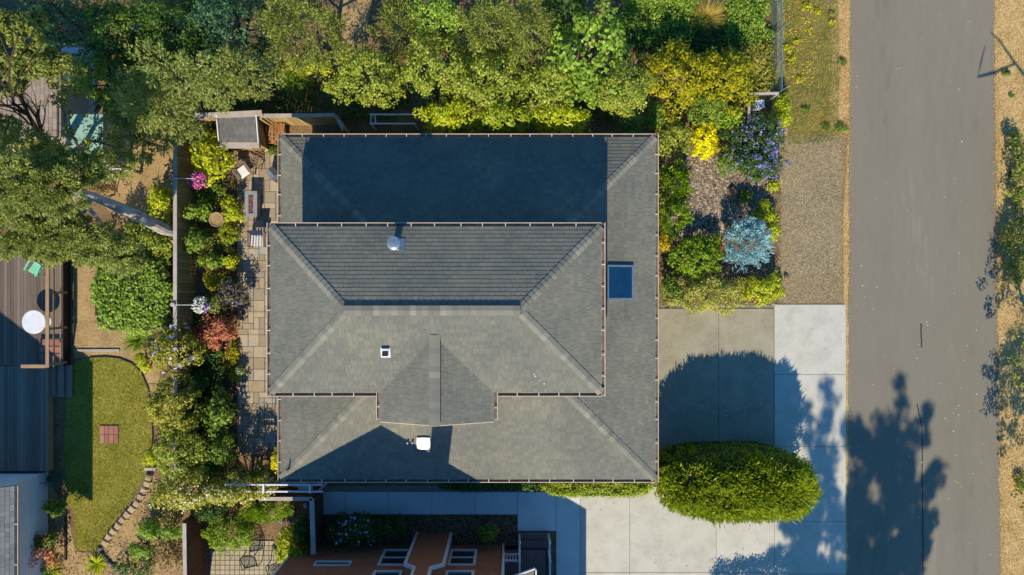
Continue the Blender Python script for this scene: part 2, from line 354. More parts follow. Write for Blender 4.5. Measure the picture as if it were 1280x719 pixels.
FM = {k: LEAF('petal_'+k, v, trans=.15, gloss=.2, patch=.1) for k, v in dict(
 blue=[(88, 92, 144), (112, 116, 166), (146, 148, 188)], pink=[(170, 50, 120), (206, 84, 156), (228, 140, 190)],
 white=[(206, 204, 190), (232, 230, 222)], lilac=[(168, 150, 196), (206, 190, 222), (226, 214, 232)],
 yel=[(206, 182, 10), (230, 208, 40)], cream=[(214, 206, 150), (236, 230, 190)], coral=[(190, 70, 60), (214, 110, 90)],
 violet=[(110, 70, 160), (150, 110, 190)]).items()}

# ---------------------------------------------------------------- ground, road, paving
MB().sheet([(-300, -300), (300, -300), (300, 300), (-300, 300)], 0).build('ground', m_soil, kind='structure')
def ragged(x, y0, y1, step, j, ramp=0):
    n = int(abs(y1-y0)/step); out = []
    for i in range(n+1):
        y = y0+(y1-y0)*i/n; out.append((x+ramp*y+random.uniform(-j, j), y))
    return out
# dry verge sheets either side of the road
vl = MB().sheet([(11.2, -60), (16, -60), (16, 90), (11.2, 90)], .004).build('verge', M('verge_soil', [(116, 104, 74), (164, 138, 92), (190, 164, 114), (142, 132, 106)], 1.4, .95, .5, fine=.5, bscale=30, bdist=.03), kind='structure')
vr = MB().sheet([(20, -60), (48, -60), (48, 90), (20, 90)], .004).build('verge', vl.data.materials[0], kind='structure')
gp = MB().sheet(ragged(11.55, -.75, 6.7, .3, .12)+[(13.0, 6.75), (14.5, 6.65)]+[(14.28, 3), (14.3, -.75)], .008).build('gravel_parking', m_gravel, kind='structure')
left = ragged(14.5, -60, 90, .22, .035, .004); right = ragged(20.92, 90, -60, .22, .045, -.010)
road = MB().sheet(left+right, .014).build('road', m_asph, kind='structure')
def ribbon(mb, pts, wd, z):
    for (a, b) in zip(pts[:-1], pts[1:]):
        d = Vector((b[0]-a[0], b[1]-a[1])).normalized(); nx, ny = -d.y*wd/2, d.x*wd/2
        mb.add([(a[0]-nx, a[1]-ny, z), (b[0]-nx, b[1]-ny, z), (b[0]+nx, b[1]+ny, z), (a[0]+nx, a[1]+ny, z)], [(0, 1, 2, 3)])
for a, b, wd in (((1151, 405), (1152, 435), .06), ((1146, 505), (1152, 535), .05), ((1152, 537), (1154, 760), .05)):
    mb = MB(); p, q = W(*a), W(*b); n = 14
    ribbon(mb, [(p[0]+(q[0]-p[0])*i/n+random.uniform(-.02, .02), p[1]+(q[1]-p[1])*i/n) for i in range(n+1)], wd, .019)
    mb.build('crack', m_crack, road)
mb = MB()
for i in range(105):      # pale droppings and leaf bits on the asphalt
    px = random.choice((random.uniform(1070, 1240), random.gauss(1200, 22))); py = random.uniform(10, 715) if random.random() < .35 else random.gauss(470, 110)
    if px > 1238 or px < 1065: continue
    x, y = W(px, py); r = random.uniform(.009, .028); mb.rock((x, y, .018), r, .3, i)
mb.build('litter', m_litter, road, kind='stuff')
mb = MB()
for i in range(46):
    x, y = W(random.uniform(835, 960), random.uniform(480, 560)); mb.rock((x, y, .047), random.uniform(.012, .035), .3, i)
lit2 = mb
# driveway slabs
drv = MB().sheet([(6.0, -16), (14.3, -16), (14.3, -.76), (6.4, -.76), (6.4, -8), (6.0, -8.4)], .006).build('driveway', m_joint, kind='structure')
def panel(x0, x1, y0, y1, mat, parent, name='concrete_panel', z=.04, g=.007, b=.006):
    mb = MB().bbox(x0+g-(x0+x1)/2, x1-g-(x0+x1)/2, y0+g-(y0+y1)/2, y1-g-(y0+y1)/2, 0, z, b)
    o = mb.build(name, mat, parent, local=True); o.location = ((x0+x1)/2, (y0+y1)/2, .0)+Vector((0, 0, .0)) if False else Vector(((x0+x1)/2, (y0+y1)/2, 0))-worldloc(parent); return o
xs = [W(829, 0)[0]-.9, W(898, 0)[0], W(967, 0)[0]]
for i in range(2):
    for y0, y1 in ((-7.0, -.9),): panel(xs[i], xs[i+1], y0, y1, m_concO, drv)
xa, xb = W(967.5, 0)[0], W(1057, 0)[0]
ys = [W(0, 381)[1], W(0, 468.5)[1], W(0, 558.5)[1], W(0, 652)[1], W(0, 717)[1], -16]
for a, b in zip(ys[1:], ys[:-1]): panel(xa, xb, a, b, m_concN, drv)
for x0, x1 in ((725, 787), (787, 895), (895, 967.5)):
    panel(W(x0, 0)[0], W(x1, 0)[0], -12.27, -8.55, m_concN, drv)
    panel(W(x0, 0)[0], W(x1, 0)[0], -16, -12.27, m_concN, drv)
panel(W(829, 0)[0]-1.5, W(967, 0)[0], -8.5, -7.03, m_concN, drv)
lit2.build('litter', m_litter, drv, kind='stuff')
# walk beside the house
wk = MB().sheet([(-8.1, -9.75), (3.0, -9.75), (3.0, -8.55), (-8.1, -8.55)], .006).build('walkway', m_joint, kind='structure')
wx = [403, 432, 486, 540, 594, 647]
for a, b in zip(wx[:-1], wx[1:]): panel(W(a, 0)[0], W(b, 0)[0], W(0, 643.5)[1], W(0, 615)[1], m_walk, wk)
panel(W(647, 0)[0], W(695, 0)[0], W(0, 664)[1], W(0, 615)[1], m_walk, wk)
panel(W(695, 0)[0], W(725, 0)[0], -16, W(0, 615)[1], m_walk, wk)
# flagstone patio: random ashlar
x0p, x1p = W(297, 0)[0], -9.0
y0p, y1p = W(0, 569)[1], W(0, 190)[1]
pat = MB().sheet([(x0p, y0p), (x1p, y0p), (x1p, y1p), (x0p, y1p)], .006).build('patio', m_joint, kind='structure')
u = .25; nx_ = int((x1p-x0p)/u)+1; ny_ = int((y1p-y0p)/u)+1
ux = (x1p-x0p)/nx_; uy = (y1p-y0p)/ny_; used = set()
for j in range(ny_):
    for i in range(nx_):
        if (i, j) in used: continue
        for (a, b) in random.sample([(1, 1), (2, 1), (1, 2), (2, 2), (2, 2), (3, 2), (2, 1), (1, 2)], 8)+[(1, 1)]:
            cells = [(i+p, j+q) for p in range(a) for q in range(b)]
            if all(c not in used and c[0] < nx_ and c[1] < ny_ for c in cells):
                used.update(cells)
                panel(x0p+i*ux, x0p+(i+a)*ux, y0p+j*uy, y0p+(j+b)*uy, m_flag, pat, 'flagstone', .05+random.uniform(-.006, .006), .008, .008); break
# small paver patio at the bottom
pp = [W(*p) for p in ((262, 740), (262, 690), (285, 678), (300, 675), (340, 675), (347, 690), (350, 740))]
pt2 = MB().sheet(pp, .006).build('paver_patio', m_joint, kind='structure')
for i in range(15):
    for j in range(14):
        x = pp[0][0]+.05+i*.21; y = W(0, 676)[1]-j*.21
        if inpoly(np.array([[x+.1, y-.1]]), pp)[0]: panel(x, x+.21, y-.21, y, m_paver, pt2, 'paver', .045, .01, .006)
# lawn
lawnp = [W(*p) for p in ((84, 470), (95, 452), (113, 448), (132, 447), (150, 449), (164, 455), (176, 466), (185, 486), (189, 515), (190, 545), (187, 582), (176, 604), (166, 622), (150, 643), (134, 665), (121, 690), (94, 688), (93, 640), (84, 628), (80, 560))]
lawn = MB().sheet(lawnp, .006).build('lawn', M('lawn_soil', [(104, 106, 36), (136, 130, 50), (170, 152, 80)], .9, .95, fine=.4), kind='structure')
P = scatter(lawnp, 52000); V, F = grassblades(P, .05, .014, .006); tag(npmesh('grass', V, F, LM['grass']), 'short patchy green lawn grass beside the deck steps', 'grass', kind='stuff')
bp = MB(); pts = [W(*p) for p in ((113, 447), (132, 446), (150, 448), (165, 454), (177, 465), (186, 486), (190.5, 515), (191.5, 545), (188.5, 582))]
bp.tube([(x, y, .03) for x, y in pts], .03, 5)
tag(bp.build('lawn_edging', m_dark), 'thin dark curved edging strip round the top of the lawn', 'edging')
# dry beds and paths
MB().sheet([W(*p) for p in ((92, 330), (122, 330), (122, 410), (200, 420), (200, 470), (192, 500), (176, 466), (150, 447), (113, 446), (92, 448))], .004).build('dirt_path', m_dirt, kind='structure')
MB().sheet([W(*p) for p in ((60, 600), (84, 640), (94, 690), (121, 692), (190, 590), (215, 640), (236, 670), (236, 760), (20, 760), (40, 660))], .0045).build('garden_bed', m_dirt, kind='structure')
MB().sheet([W(*p) for p in ((170, 170), (222, 160), (222, 240), (180, 300), (120, 250))], .0045).build('garden_bed', m_dirt, kind='structure')
MB().sheet([W(*p) for p in ((425, -20), (470, -20), (455, 50), (430, 70))], .0045).build('dirt_path', m_dirt, kind='structure')
bedr = [W(*p) for p in ((828, 165), (905, 190), (975, 200), (978, 380), (828, 385))]
MB().sheet(bedr, .0045).build('garden_bed', M('mulch', [(70, 56, 44), (112, 92, 70), (150, 126, 98)], 2.2, .95, .6, fine=.5, bscale=30, bdist=.03), kind='structure')
def pebblefield(name, poly, n, r, mat, label, cat, z=.01, sq=.5):
    P = scatter(poly, n); k = 6
    o = np.array([(1, 0, 0), (0, 1, 0), (-1, 0, 0), (0, -1, 0), (0, 0, 1), (0, 0, -.3)])
    a = rng.uniform(0, 6.28, n); s = r*rng.uniform(.5, 1.4, n); e = rng.uniform(.6, 1.5, n)
    V = np.repeat(o[None], n, 0)*np.stack([s*e, s/e, s*sq], 1)[:, None, :]+rng.normal(0, .12, (n, 6, 3))*s[:, None, None]
    ca, sa = np.cos(a)[:, None], np.sin(a)[:, None]; x = V[:, :, 0]*ca-V[:, :, 1]*sa; y = V[:, :, 0]*sa+V[:, :, 1]*ca
    V = np.stack([x+P[:, :1], y+P[:, 1:], V[:, :, 2]+z], 2).reshape(-1, 3)
    f = np.array([(0, 1, 4), (1, 2, 4), (2, 3, 4), (3, 0, 4)]); F = (f[None]+(np.arange(n)*6)[:, None, None]).reshape(-1, 3)
    return tag(npmesh(name, V, F, mat), label, cat, kind='stuff')
pebblefield('river_pebbles', [W(*p) for p in ((850, 195), (905, 195), (960, 225), (960, 300), (870, 300), (830, 290))], 3600, .045, m_pebble, 'bed of tan and brown pebbles between the shrubs east of the house', 'pebbles')
pebblefield('bark_mulch', bedr, 4200, .035, m_chip, 'dark bark mulch chips under the shrubs east of the house', 'mulch')
pebblefield('bark_mulch', [W(*p) for p in ((246, 160), (297, 160), (297, 600), (246, 600))], 4200, .035, m_chip, 'bark mulch chips in the bed between fence and flagstone patio', 'mulch')
pebblefield('bark_mulch', [W(*p) for p in ((70, 600), (94, 690), (190, 600), (236, 670), (330, 650), (345, 680), (236, 719), (40, 719))], 2200, .026, m_chip, 'scattered bark chips in the dry bed below the lawn', 'mulch')
pebblefield('bark_mulch', [W(*p) for p in ((403, 644), (647, 644), (647, 684), (403, 684))], 4200, .04, m_chip, 'shaded bark mulch between walkway and rust brown house', 'mulch')
pebblefield('gravel', [W(*p) for p in ((980, -5), (1042, -5), (1036, 70), (1020, 165), (984, 165))], 7000, .018, m_grit, 'grey grit showing through the weedy verge at the top', 'gravel', z=.008)
pebblefield('gravel', [W(*p) for p in ((978, 170), (1052, 170), (1052, 378), (975, 378))], 15000, .02, m_grit, 'fine grey brown gravel of the roadside parking strip', 'gravel', z=.012)

# ---------------------------------------------------------------- shingled roofs
def clip(poly, rect):
    s0, s1, t0, t1 = rect
    for ax, val, sg in ((0, s0, 1), (0, s1, -1), (1, t0, 1), (1, t1, -1)):
        out = []
        for i in range(len(poly)):
            a, b = poly[i-1], poly[i]; da, db = (a[ax]-val)*sg, (b[ax]-val)*sg
            if (da >= 0) != (db >= 0):
                k = da/(da-db); out.append((a[0]+(b[0]-a[0])*k, a[1]+(b[1]-a[1])*k))
            if db >= 0: out.append(b)
        poly = out
        if len(poly) < 3: return []
    return poly
def shingles(parent, O, U, Vv, poly, mat=None, ex=.15, wd=.21, skip=None, th=.014, name='shingles'):
    """O origin on the eave, U along it, Vv up the slope (both 3D unit); poly in (s,t). convex."""
    O, U, Vv = Vector(O), Vector(U).normalized(), Vector(Vv).normalized(); Nn = U.cross(Vv)
    if Nn.z < 0: Nn = -Nn
    smin, smax = min(p[0] for p in poly), max(p[0] for p in poly); tmax = max(p[1] for p in poly)
    mb = MB(); t = 0.0; row = 0
    while t < tmax:
        s = smin-random.uniform(0, wd)
        while s < smax:
            w_ = wd*random.uniform(.7, 1.25)
            q = clip(poly, (s+.0025, s+w_-.003, t+random.choice((0, 0, 0, 0, .006)), t+ex+.01))
            s += w_
            if len(q) < 3: continue
            cx = sum(p[0] for p in q)/len(q); cy = sum(p[1] for p in q)/len(q); cc = O+U*cx+Vv*cy
            if skip and skip(cc): continue
            tt = th*random.uniform(.9, 1.1)
            top = [O+U*a+Vv*b+Nn*(.004+tt*(1-max(0, min(1, (b-t)/ex)))) for a, b in q]; bot = [O+U*a+Vv*b+Nn*.001 for a, b in q]; n = len(q)
            mb.add(top+bot, [tuple(range(n))]+[(i, n+i, n+(i+1) % n, (i+1) % n) for i in range(n)])
        t += ex; row += 1
    return mb.build(name, mat or m_shing, parent, kind='stuff')
def hiproof(root, x0, x1, y0, y1, z, p, skip=None, mat=None, th=.12, cut=None):
    """hip roof over a rectangle that is wider in x; returns the roof part and the shingled slopes under it"""
    h = (y1-y0)/2; zr = z+h*p; ym = (y0+y1)/2
    A, B, C, D = (x0, y0, z), (x1, y0, z), (x1, y1, z), (x0, y1, z); E, Fp = (x0+h, ym, zr), (x1-h, ym, zr)
    mb = MB().add([A, B, C, D, E, Fp], [(0, 1, 5, 4), (1, 2, 5), (2, 3, 4, 5), (3, 0, 4), (3, 2, 1, 0)])
    roof = mb.build('roof', m_deck, root)
    L = math.sqrt(1+p*p); sl = h*L; W_ = x1-x0; H_ = y1-y0
    shingles(roof, A, (1, 0, 0), (0, 1, p), [(0, 0), (W_, 0), (W_-h, sl), (h, sl)], mat, skip=skip)
    shingles(roof, C, (-1, 0, 0), (0, -1, p), [(0, 0), (W_, 0), (W_-h, sl), (h, sl)], mat, skip=skip)
    shingles(roof, B, (0, 1, 0), (-1, 0, p), [(0, 0), (H_, 0), (h, sl)], mat, skip=skip)
    shingles(roof, D, (0, -1, 0), (1, 0, p), [(0, 0), (H_, 0), (h, sl)], mat, skip=skip)
    return roof, zr, h, ym
def capmesh(p, hip, length=.235, half=.155):
    """folded ridge cap along +X, lower edge raised"""
    d = (p*.72 if hip else p)*half
    mb = MB(); vs = []
    for x, up in ((0, .03), (length, .012)):
        vs += [(x, -half, up-d), (x, 0, up+.004), (x, half, up-d), (x, -half, up-d-.03), (x, half, up-d-.03)]
    mb.add(vs, [(0, 1, 6, 5), (1, 2, 7, 6), (0, 3, 4, 2, 1), (3, 0, 5, 8), (2, 4, 9, 7), (5, 6, 7, 9, 8)])
    return mb.mesh('ridge_cap')
def caps(roof, a, b, me, ex=.2, skip=None):
    a, b = Vector(a), Vector(b); d = (b-a); n = int(d.length/ex); d.normalize(); wl = worldloc(roof)
    rot = Matrix((d, Vector((0, 0, 1)).cross(d).normalized(), d.cross(Vector((0, 0, 1)).cross(d).normalized()))).transposed().to_euler()
    for i in range(n):
        p = a+d*(i*ex)
        if skip and skip(p): continue
        link('ridge_cap', me, m_cap, roof, p-wl+Vector((0, 0, .012)), rot)
def gutter(root, a, b, out, wd=.14, z=None, step=.82):
    """U gutter from a to b (x,y), hanging outside; out = unit outward; hangers are sub-parts"""
    a, b, o = Vector(a), Vector(b), Vector(out); d = (b-a).normalized(); L = (b-a).length
    prof = [(0, -.0), (0, -.12), (wd, -.12), (wd, .0), (wd-.022, .0), (wd-.022, -.022), (wd-.012, -.025), (wd-.012, -.108), (.012, -.108), (.012, 0)]
    mb = MB(); n = len(prof)
    vs = [(e+o*q).to_tuple()+(z+zz,) for e in (a, b) for q, zz in prof]
    mb.add(vs, [(i, (i+1) % n, n+(i+1) % n, n+i) for i in range(n)]+[tuple(range(n)), tuple(range(2*n-1, n-1, -1))])
    g = mb.build('gutter', m_trim, root)
    fl = MB(); q = [a+d*.02+o*.02, b-d*.02+o*.02, b-d*.02+o*(wd-.02), a+d*.02+o*(wd-.02)]
    fl.add([(v.x, v.y, z-.085) for v in q], [(0, 1, 2, 3)]).build('gutter_bed', m_gutin, g)
    hm = None; k = int(L/step); wl = worldloc(g)
    for i in range(1, k+1):
        p = a+d*(i*L/(k+1)+random.uniform(-.06, .06))
        if hm is None:
            hm = MB().box(-.011, .011, 0, wd-.01, -.004, .012).mesh('gutter_hanger')
        ob = link('gutter_hanger', hm, m_cush, g, Vector((p.x, p.y, z))-wl, (0, 0, math.atan2(o.y, o.x)-math.pi/2))
    return g
# ---------------------------------------------------------------- the main house
LX0, LX1, LY0, LY1, LZ = -8.95, 5.55, -7.43, 5.83, 3.0
UX0, UX1, UY0, UY1, UZ = -8.32, 3.08, -3.62, 2.10, 6.0
PL, PU = .34, .37
house = thing('house', 'large two-storey house with grey hip roofs in the middle of the plot', 'house', (-1.6, -.8, 0))
mb = MB()
mb.box(LX0+.5, LX1-.5, LY0+.5, LY1-.5, 0, LZ-.05)
mb.build('wall', m_wall, house)
mb = MB(); mb.box(UX0+.35, UX1-.4, UY0+.4, UY1-.4, 2.9, UZ-.02); mb.box(-4.25, -.9, -4.4, -3.0, 2.9, UZ-.02)
mb.build('wall', m_wall, house)
under = lambda p: (UX0+.5 < p.x < UX1-.6 and UY0+.6 < p.y < UY1-.6)
rl, zr, h, ym = hiproof(house, LX0, LX1, LY0, LY1, LZ, PL, skip=under)
hc = capmesh(PL, True); rc = capmesh(PU, False)
inner = lambda p: (UX0+.4 < p.x < UX1-.4 and UY0+.4 < p.y < UY1-.4)
for a, b in (((LX0, LY0), (1, 1)), ((LX1, LY0), (-1, 1)), ((LX1, LY1), (-1, -1)), ((LX0, LY1), (1, -1))):
    caps(rl, (a[0], a[1], LZ), (a[0]+b[0]*h, a[1]+b[1]*h, zr), hc, skip=inner)
ru, zru, hu, ymu = hiproof(house, UX0, UX1, UY0, UY1, UZ, PU)
for a, b in (((UX0, UY0), (1, 1)), ((UX1, UY0), (-1, 1)), ((UX1, UY1), (-1, -1)), ((UX0, UY1), (1, -1))):
    caps(ru, (a[0], a[1], UZ), (a[0]+b[0]*hu, a[1]+b[1]*hu, zru), hc)
caps(ru, (UX0+hu-.1, ymu, zru+.028), (UX1-hu+.1, ymu, zru+.028), capmesh(.16, False, half=.165))
MB().box(UX0+hu-.05, UX1-hu+.05, ymu-.15, ymu+.15, zru-.06, zru+.012).build('ridge_vent', m_dark, ru)
# small gable over the south bay
GX0, GX1, GY0 = -4.55, -.62, -4.62; gh = (GX1-GX0)/2; gz = UZ+gh*PU; gm = (GX0+GX1)/2; gy = UY0+gh
mb = MB().add([(GX0, GY0, UZ), (gm, GY0, gz), (GX1, GY0, UZ), (GX0, UY0, UZ), (gm, gy, gz), (GX1, UY0, UZ)], [(0, 1, 4, 3), (1, 2, 5, 4), (0, 2, 1), (0, 3, 5, 2)])
rg = mb.build('roof', m_deck, house)
L_ = math.sqrt(1+PU*PU)
shingles(rg, (GX0, GY0, UZ), (0, 1, 0), (1, 0, PU), [(0, 0), (UY0-GY0, 0), (gy-GY0, gh*L_), (0, gh*L_)])
shingles(rg, (GX1, GY0, UZ), (0, 1, 0), (-1, 0, PU), [(0, 0), (UY0-GY0, 0), (gy-GY0, gh*L_), (0, gh*L_)])
MB().box(gm-.17, gm+.17, GY0+.02, gy+.15, gz-.08, gz+.025).build('ridge_vent', m_dark, rg)
caps(rg, (gm, GY0, gz+.045), (gm, gy+.15, gz+.045), capmesh(.14, False, half=.19))
MB().box(GX0, GX0+.02, GY0-.02, GY0, 0, .1)
mb = MB()
for sx, ex_ in ((GX0, gm), (GX1, gm)):
    mb.add([(sx, GY0-.03, UZ), (ex_, GY0-.03, gz), (ex_, GY0-.03, gz-.16), (sx, GY0-.03, UZ-.16), (sx, GY0-.001, UZ), (ex_, GY0-.001, gz), (ex_, GY0-.001, gz-.16), (sx, GY0-.001, UZ-.16)], [(0, 1, 2, 3), (4, 7, 6, 5), (0, 4, 5, 1), (3, 2, 6, 7)])
mb.build('fascia', m_trim, house)
for args in (((LX0, LY0), (LX1, LY0), (0, -1)), ((LX1, LY0-.14), (LX1, LY1+.14), (1, 0)), ((LX0, LY1), (LX1, LY1), (0, 1)), ((LX0, LY0-.14), (LX0, LY1+.14), (-1, 0))):
    gutter(house, *args, z=LZ)
for args in (((UX0, UY0), (GX0-.14, UY0), (0, -1)), ((GX1+.14, UY0), (UX1, UY0), (0, -1)), ((UX1, UY0-.14), (UX1, UY1+.14), (1, 0)), ((UX0, UY1), (UX1, UY1), (0, 1)), ((UX0, UY0-.14), (UX0, UY1+.14), (-1, 0))):
    gutter(house, *args, z=UZ)
gutter(house, (GX0, GY0+.05), (GX0, UY0), (-1, 0), z=UZ, step=.5, wd=.13); gutter(house, (GX1, GY0+.05), (GX1, UY0), (1, 0), z=UZ, step=.5, wd=.13)
def roofz(x, y):
    if UX0 < x < UX1 and UY0 < y < UY1: return UZ+PU*min(x-UX0, UX1-x, y-UY0, UY1-y)
    return LZ+PL*min(x-LX0, LX1-x, y-LY0, LY1-y)
# round flue
x, y = W(493, 305, 6.6); z = roofz(x, y)
mb = MB().lathe([(.12, -.1), (.12, .5), (.13, .5)], (x, y, z)); fl = mb.build('flue', m_metal, house, smooth=False)
MB().lathe([(.21, .44), (.23, .46), (.23, .54), (.15, .60), (.02, .61)], (x, y, z), 20).build('flue_cap', m_metal, fl)
a_ = math.atan(-PU)
MB().slab([(x-.22, y+.2, roofz(x, y+.2)+.04), (x+.3, y+.2, roofz(x, y+.2)+.04), (x+.3, y-.22, roofz(x, y-.22)+.04), (x-.22, y-.22, roofz(x, y-.22)+.04)][::-1], .02).build('flashing', m_metal, fl)
# square vent with flashing
x, y = W(481, 443, 6.7); z = roofz(x, y)
fl = MB().slab([(x-.16, y-.14, roofz(x, y-.14)+.04), (x+.16, y-.14, roofz(x, y-.14)+.04), (x+.16, y+.2, roofz(x, y+.2)+.04), (x-.16, y+.2, roofz(x, y+.2)+.04)], .02).build('flashing', m_white, house)
MB().box(x-.09, x+.09, y-.08, y+.08, z, z+.22).build('vent_box', m_dark, fl)
MB().box(x-.13, x+.13, y+.1, y+.17, z+.1, z+.2).build('vent_hood', m_white, fl)
# sunlit polished metal vent on the lower south slope
x, y = W(529, 556, 3.7); z = roofz(x, y)
t = Vector((-.165, -1.21, 1)).normalized()+Vector((-x, -y, 30-z)).normalized(); t.normalize()
mv = MB(); uu = t.cross(Vector((0, 1, 0))).normalized(); vv = t.cross(uu); c = Vector((x, y, z+.12)); pts = []
for i in range(7):
    for j in range(7):
        a, b = (i-3)/3, (j-3)/3; pts.append(c+uu*a*.25+vv*b*.25-t*.014*(a*a+b*b))
mv.add(pts, [(i*7+j, i*7+j+1, (i+1)*7+j+1, (i+1)*7+j) for i in range(6) for j in range(6)])
cp = mv.build('vent_cap', m_shiny, house, smooth=True)
MB().box(x-.15, x+.15, y-.13, y+.15, z-.1, z+.06).build('vent_box', m_metal, cp)
for dx in (-.42, -.6):
    MB().lathe([(.04, -.1), (.04, .16), (.02, .17)], (x+dx, y+.05, roofz(x+dx, y+.05)), 10).build('vent_pipe', m_metal, house)
x, y = W(360, 587, 3.3); MB().lathe([(.035, -.1), (.035, .3), (.02, .31)], (x, y, roofz(x, y)), 10).build('vent_pipe', m_dark, house)
# skylight on the east slope
xa_, ya_ = W(761, 334, 3.75); xb_, yb_ = W(791, 373, 3.65); zz = lambda x: roofz(x, 0)+.13
def skyq(x0, x1, y0, y1, dz, t): return [(x0, y0, zz(x0)+dz), (x1, y0, zz(x1)+dz), (x1, y1, zz(x1)+dz), (x0, y1, zz(x0)+dz)], t
sf = MB()
for q in ((xa_-.05, xb_+.07, yb_-.07, yb_), (xa_-.05, xb_+.07, ya_, ya_+.07), (xa_-.05, xa_, yb_, ya_), (xb_, xb_+.07, yb_, ya_)): sf.slab(*skyq(*q, 0, .16))
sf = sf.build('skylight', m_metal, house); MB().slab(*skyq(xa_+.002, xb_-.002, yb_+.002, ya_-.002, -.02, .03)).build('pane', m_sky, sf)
mb = MB()
for px, py, hh in ((668, 470, 6.7), (670, 473, 6.7), (681, 482, 6.5), (675, 478, 6.6)):
    x, y = W(px, py, hh); mb.rock((x, y, roofz(x, y)+.03), .03, .4, px)
mb.build('litter', m_litter, house, kind='stuff')

# ---------------------------------------------------------------- fences
def fence(label, p0, p1, H=1.85, bw=.14, mat=m_fence, capm=m_cap2, inner=1, group=None, bname='board', capw=.1, name='wooden_fence', post_step=2.4):
    a, b = Vector(p0), Vector(p1); d = b-a; L = d.length; ang = math.atan2(d.y, d.x)
    r = thing(name, label, 'fence', (a.x, a.y, 0), ang, group)
    n = int(L/bw); me = MB().box(.006, bw-.008, -.011, .011, .04, H-.02).mesh('board')
    for i in range(n): link(bname, me, mat, r, (i*L/n, random.uniform(-.004, .004), random.uniform(-.01, .0)))
    for z in (.35, H-.35): MB().box(0, L, -.055*inner if inner > 0 else .012, -.012 if inner > 0 else .055, z, z+.085).build('rail', mat, r, local=True)
    k = max(1, int(L/post_step)); pm = MB().box(-.05, .05, -.16, -.06, 0, H+.03).mesh('post')
    for i in range(k+1): link('post', pm, mat, r, (i*L/k, 0, 0))
    for i in range(k): MB().box(L*i/k+.003, L*(i+1)/k-.003, -capw*.9, capw*.6, H, H+.035).build('cap', capm, r, local=True)
    return r
fxL = -13.6
fL = fence('long tan board fence running beside the flagstone patio bed', (fxL, W(0, 150, 1.9)[1]), (fxL, -8.0))
fence('short plank fence at the lower left next to the paver patio', (W(229, 0, 1.9)[0]+.05, W(0, 655, 1.9)[1]), (W(229, 0, 1.9)[0]+.1, -13.6), mat=m_redf)
fence('board fence along the north edge behind the storage shed', (W(223, 0, 1.9)[0], W(0, 146, 1.9)[1]), (W(327, 0, 1.9)[0], W(0, 141, 1.9)[1]), H=1.85, inner=-1, capw=.16)
fence('board fence behind the firewood stack', (W(326, 0, 1.8)[0], W(0, 145, 1.8)[1]), (W(419, 0, 1.8)[0], W(0, 144, 1.8)[1]), H=1.8, inner=-1)
g_ = fence('open board gate leaning off the north fence corner', (W(420, 0, 1.7)[0], W(0, 145, 1.7)[1]), (W(431, 0, 1.6)[0], W(0, 163, 1.6)[1]), H=1.7, name='garden_gate', post_step=9)
g_['category'] = 'gate'
fence('dark red brown fence running east to west north of the mossy bed', (W(325, 0, 1.65)[0], W(0, 624, 1.65)[1]), (W(390, 0, 1.65)[0], W(0, 624, 1.65)[1]), H=1.6, mat=m_redf)
fence('dark red brown fence running down to the corner of the rust brown house', (W(390, 0, 1.65)[0], W(0, 624, 1.65)[1]), (W(392, 0, 1.65)[0], W(0, 700, 1.65)[1]+.2), H=1.6, mat=m_redf, capw=.13)
# rail arbour at the patio's south end
ar = thing('rail_arbour', 'white rail arbour with two long bars crossing above the vine', 'trellis', (*W(350, 612, 2.0), 0))
y1_, y2_ = W(0, 606.5, 2.0)[1], W(0, 615, 2.0)[1]; xl, xr = W(288, 0, 2)[0], W(404, 0, 2)[0]
for y, a, b in ((y1_, xl-.2, xr), (y2_, xl, xr+.0)): MB().box(a, b, y-.03, y+.03, 1.96, 2.04).build('rail', m_white, ar)
MB().box(W(373, 0, 1.85)[0], xr-.45, (y1_+y2_)/2-.11, (y1_+y2_)/2+.06, 1.8, 1.86).build('beam', m_cap2, ar)
for x in (W(388, 0, 2)[0], W(330, 0, 2)[0]): MB().box(x-.04, x+.04, y2_-.05, y1_+.05, 2.045, 2.09).build('crosspiece', m_white, ar)
for x in (xl+.1, W(330, 0, 2)[0], xr-.2):
    for y in (y1_, y2_): MB().box(x-.04, x+.04, y-.029, y+.029, 0, 1.957).build('post', m_white, ar)
# planter frame north of the house
rf = thing('garden_rails', 'pale open rail frame against the north wall under the trees', 'railing', (*W(490, 150, 1.0), 0))
for py in (143.5, 155): 
    y = W(0, py, 1.2)[1]; MB().box(W(462, 0, 1.2)[0], W(519, 0, 1.2)[0], y-.03, y+.03, 1.15, 1.2).build('rail', m_white, rf)
for px in (463.5, 469): 
    x = W(px, 0, 1.2)[0]; MB().box(x-.02, x+.02, W(0, 155, 1.2)[1]+.031, W(0, 143.5, 1.2)[1]-.031, 1.152, 1.198).build('crosspiece', m_white, rf)
for px in (463, 518):
    for py in (143.5, 155):
        x, y = W(px, py, 1.2); MB().box(x-.025, x+.025, y-.025, y+.025, 0, 1.147).build('leg', m_white, rf)
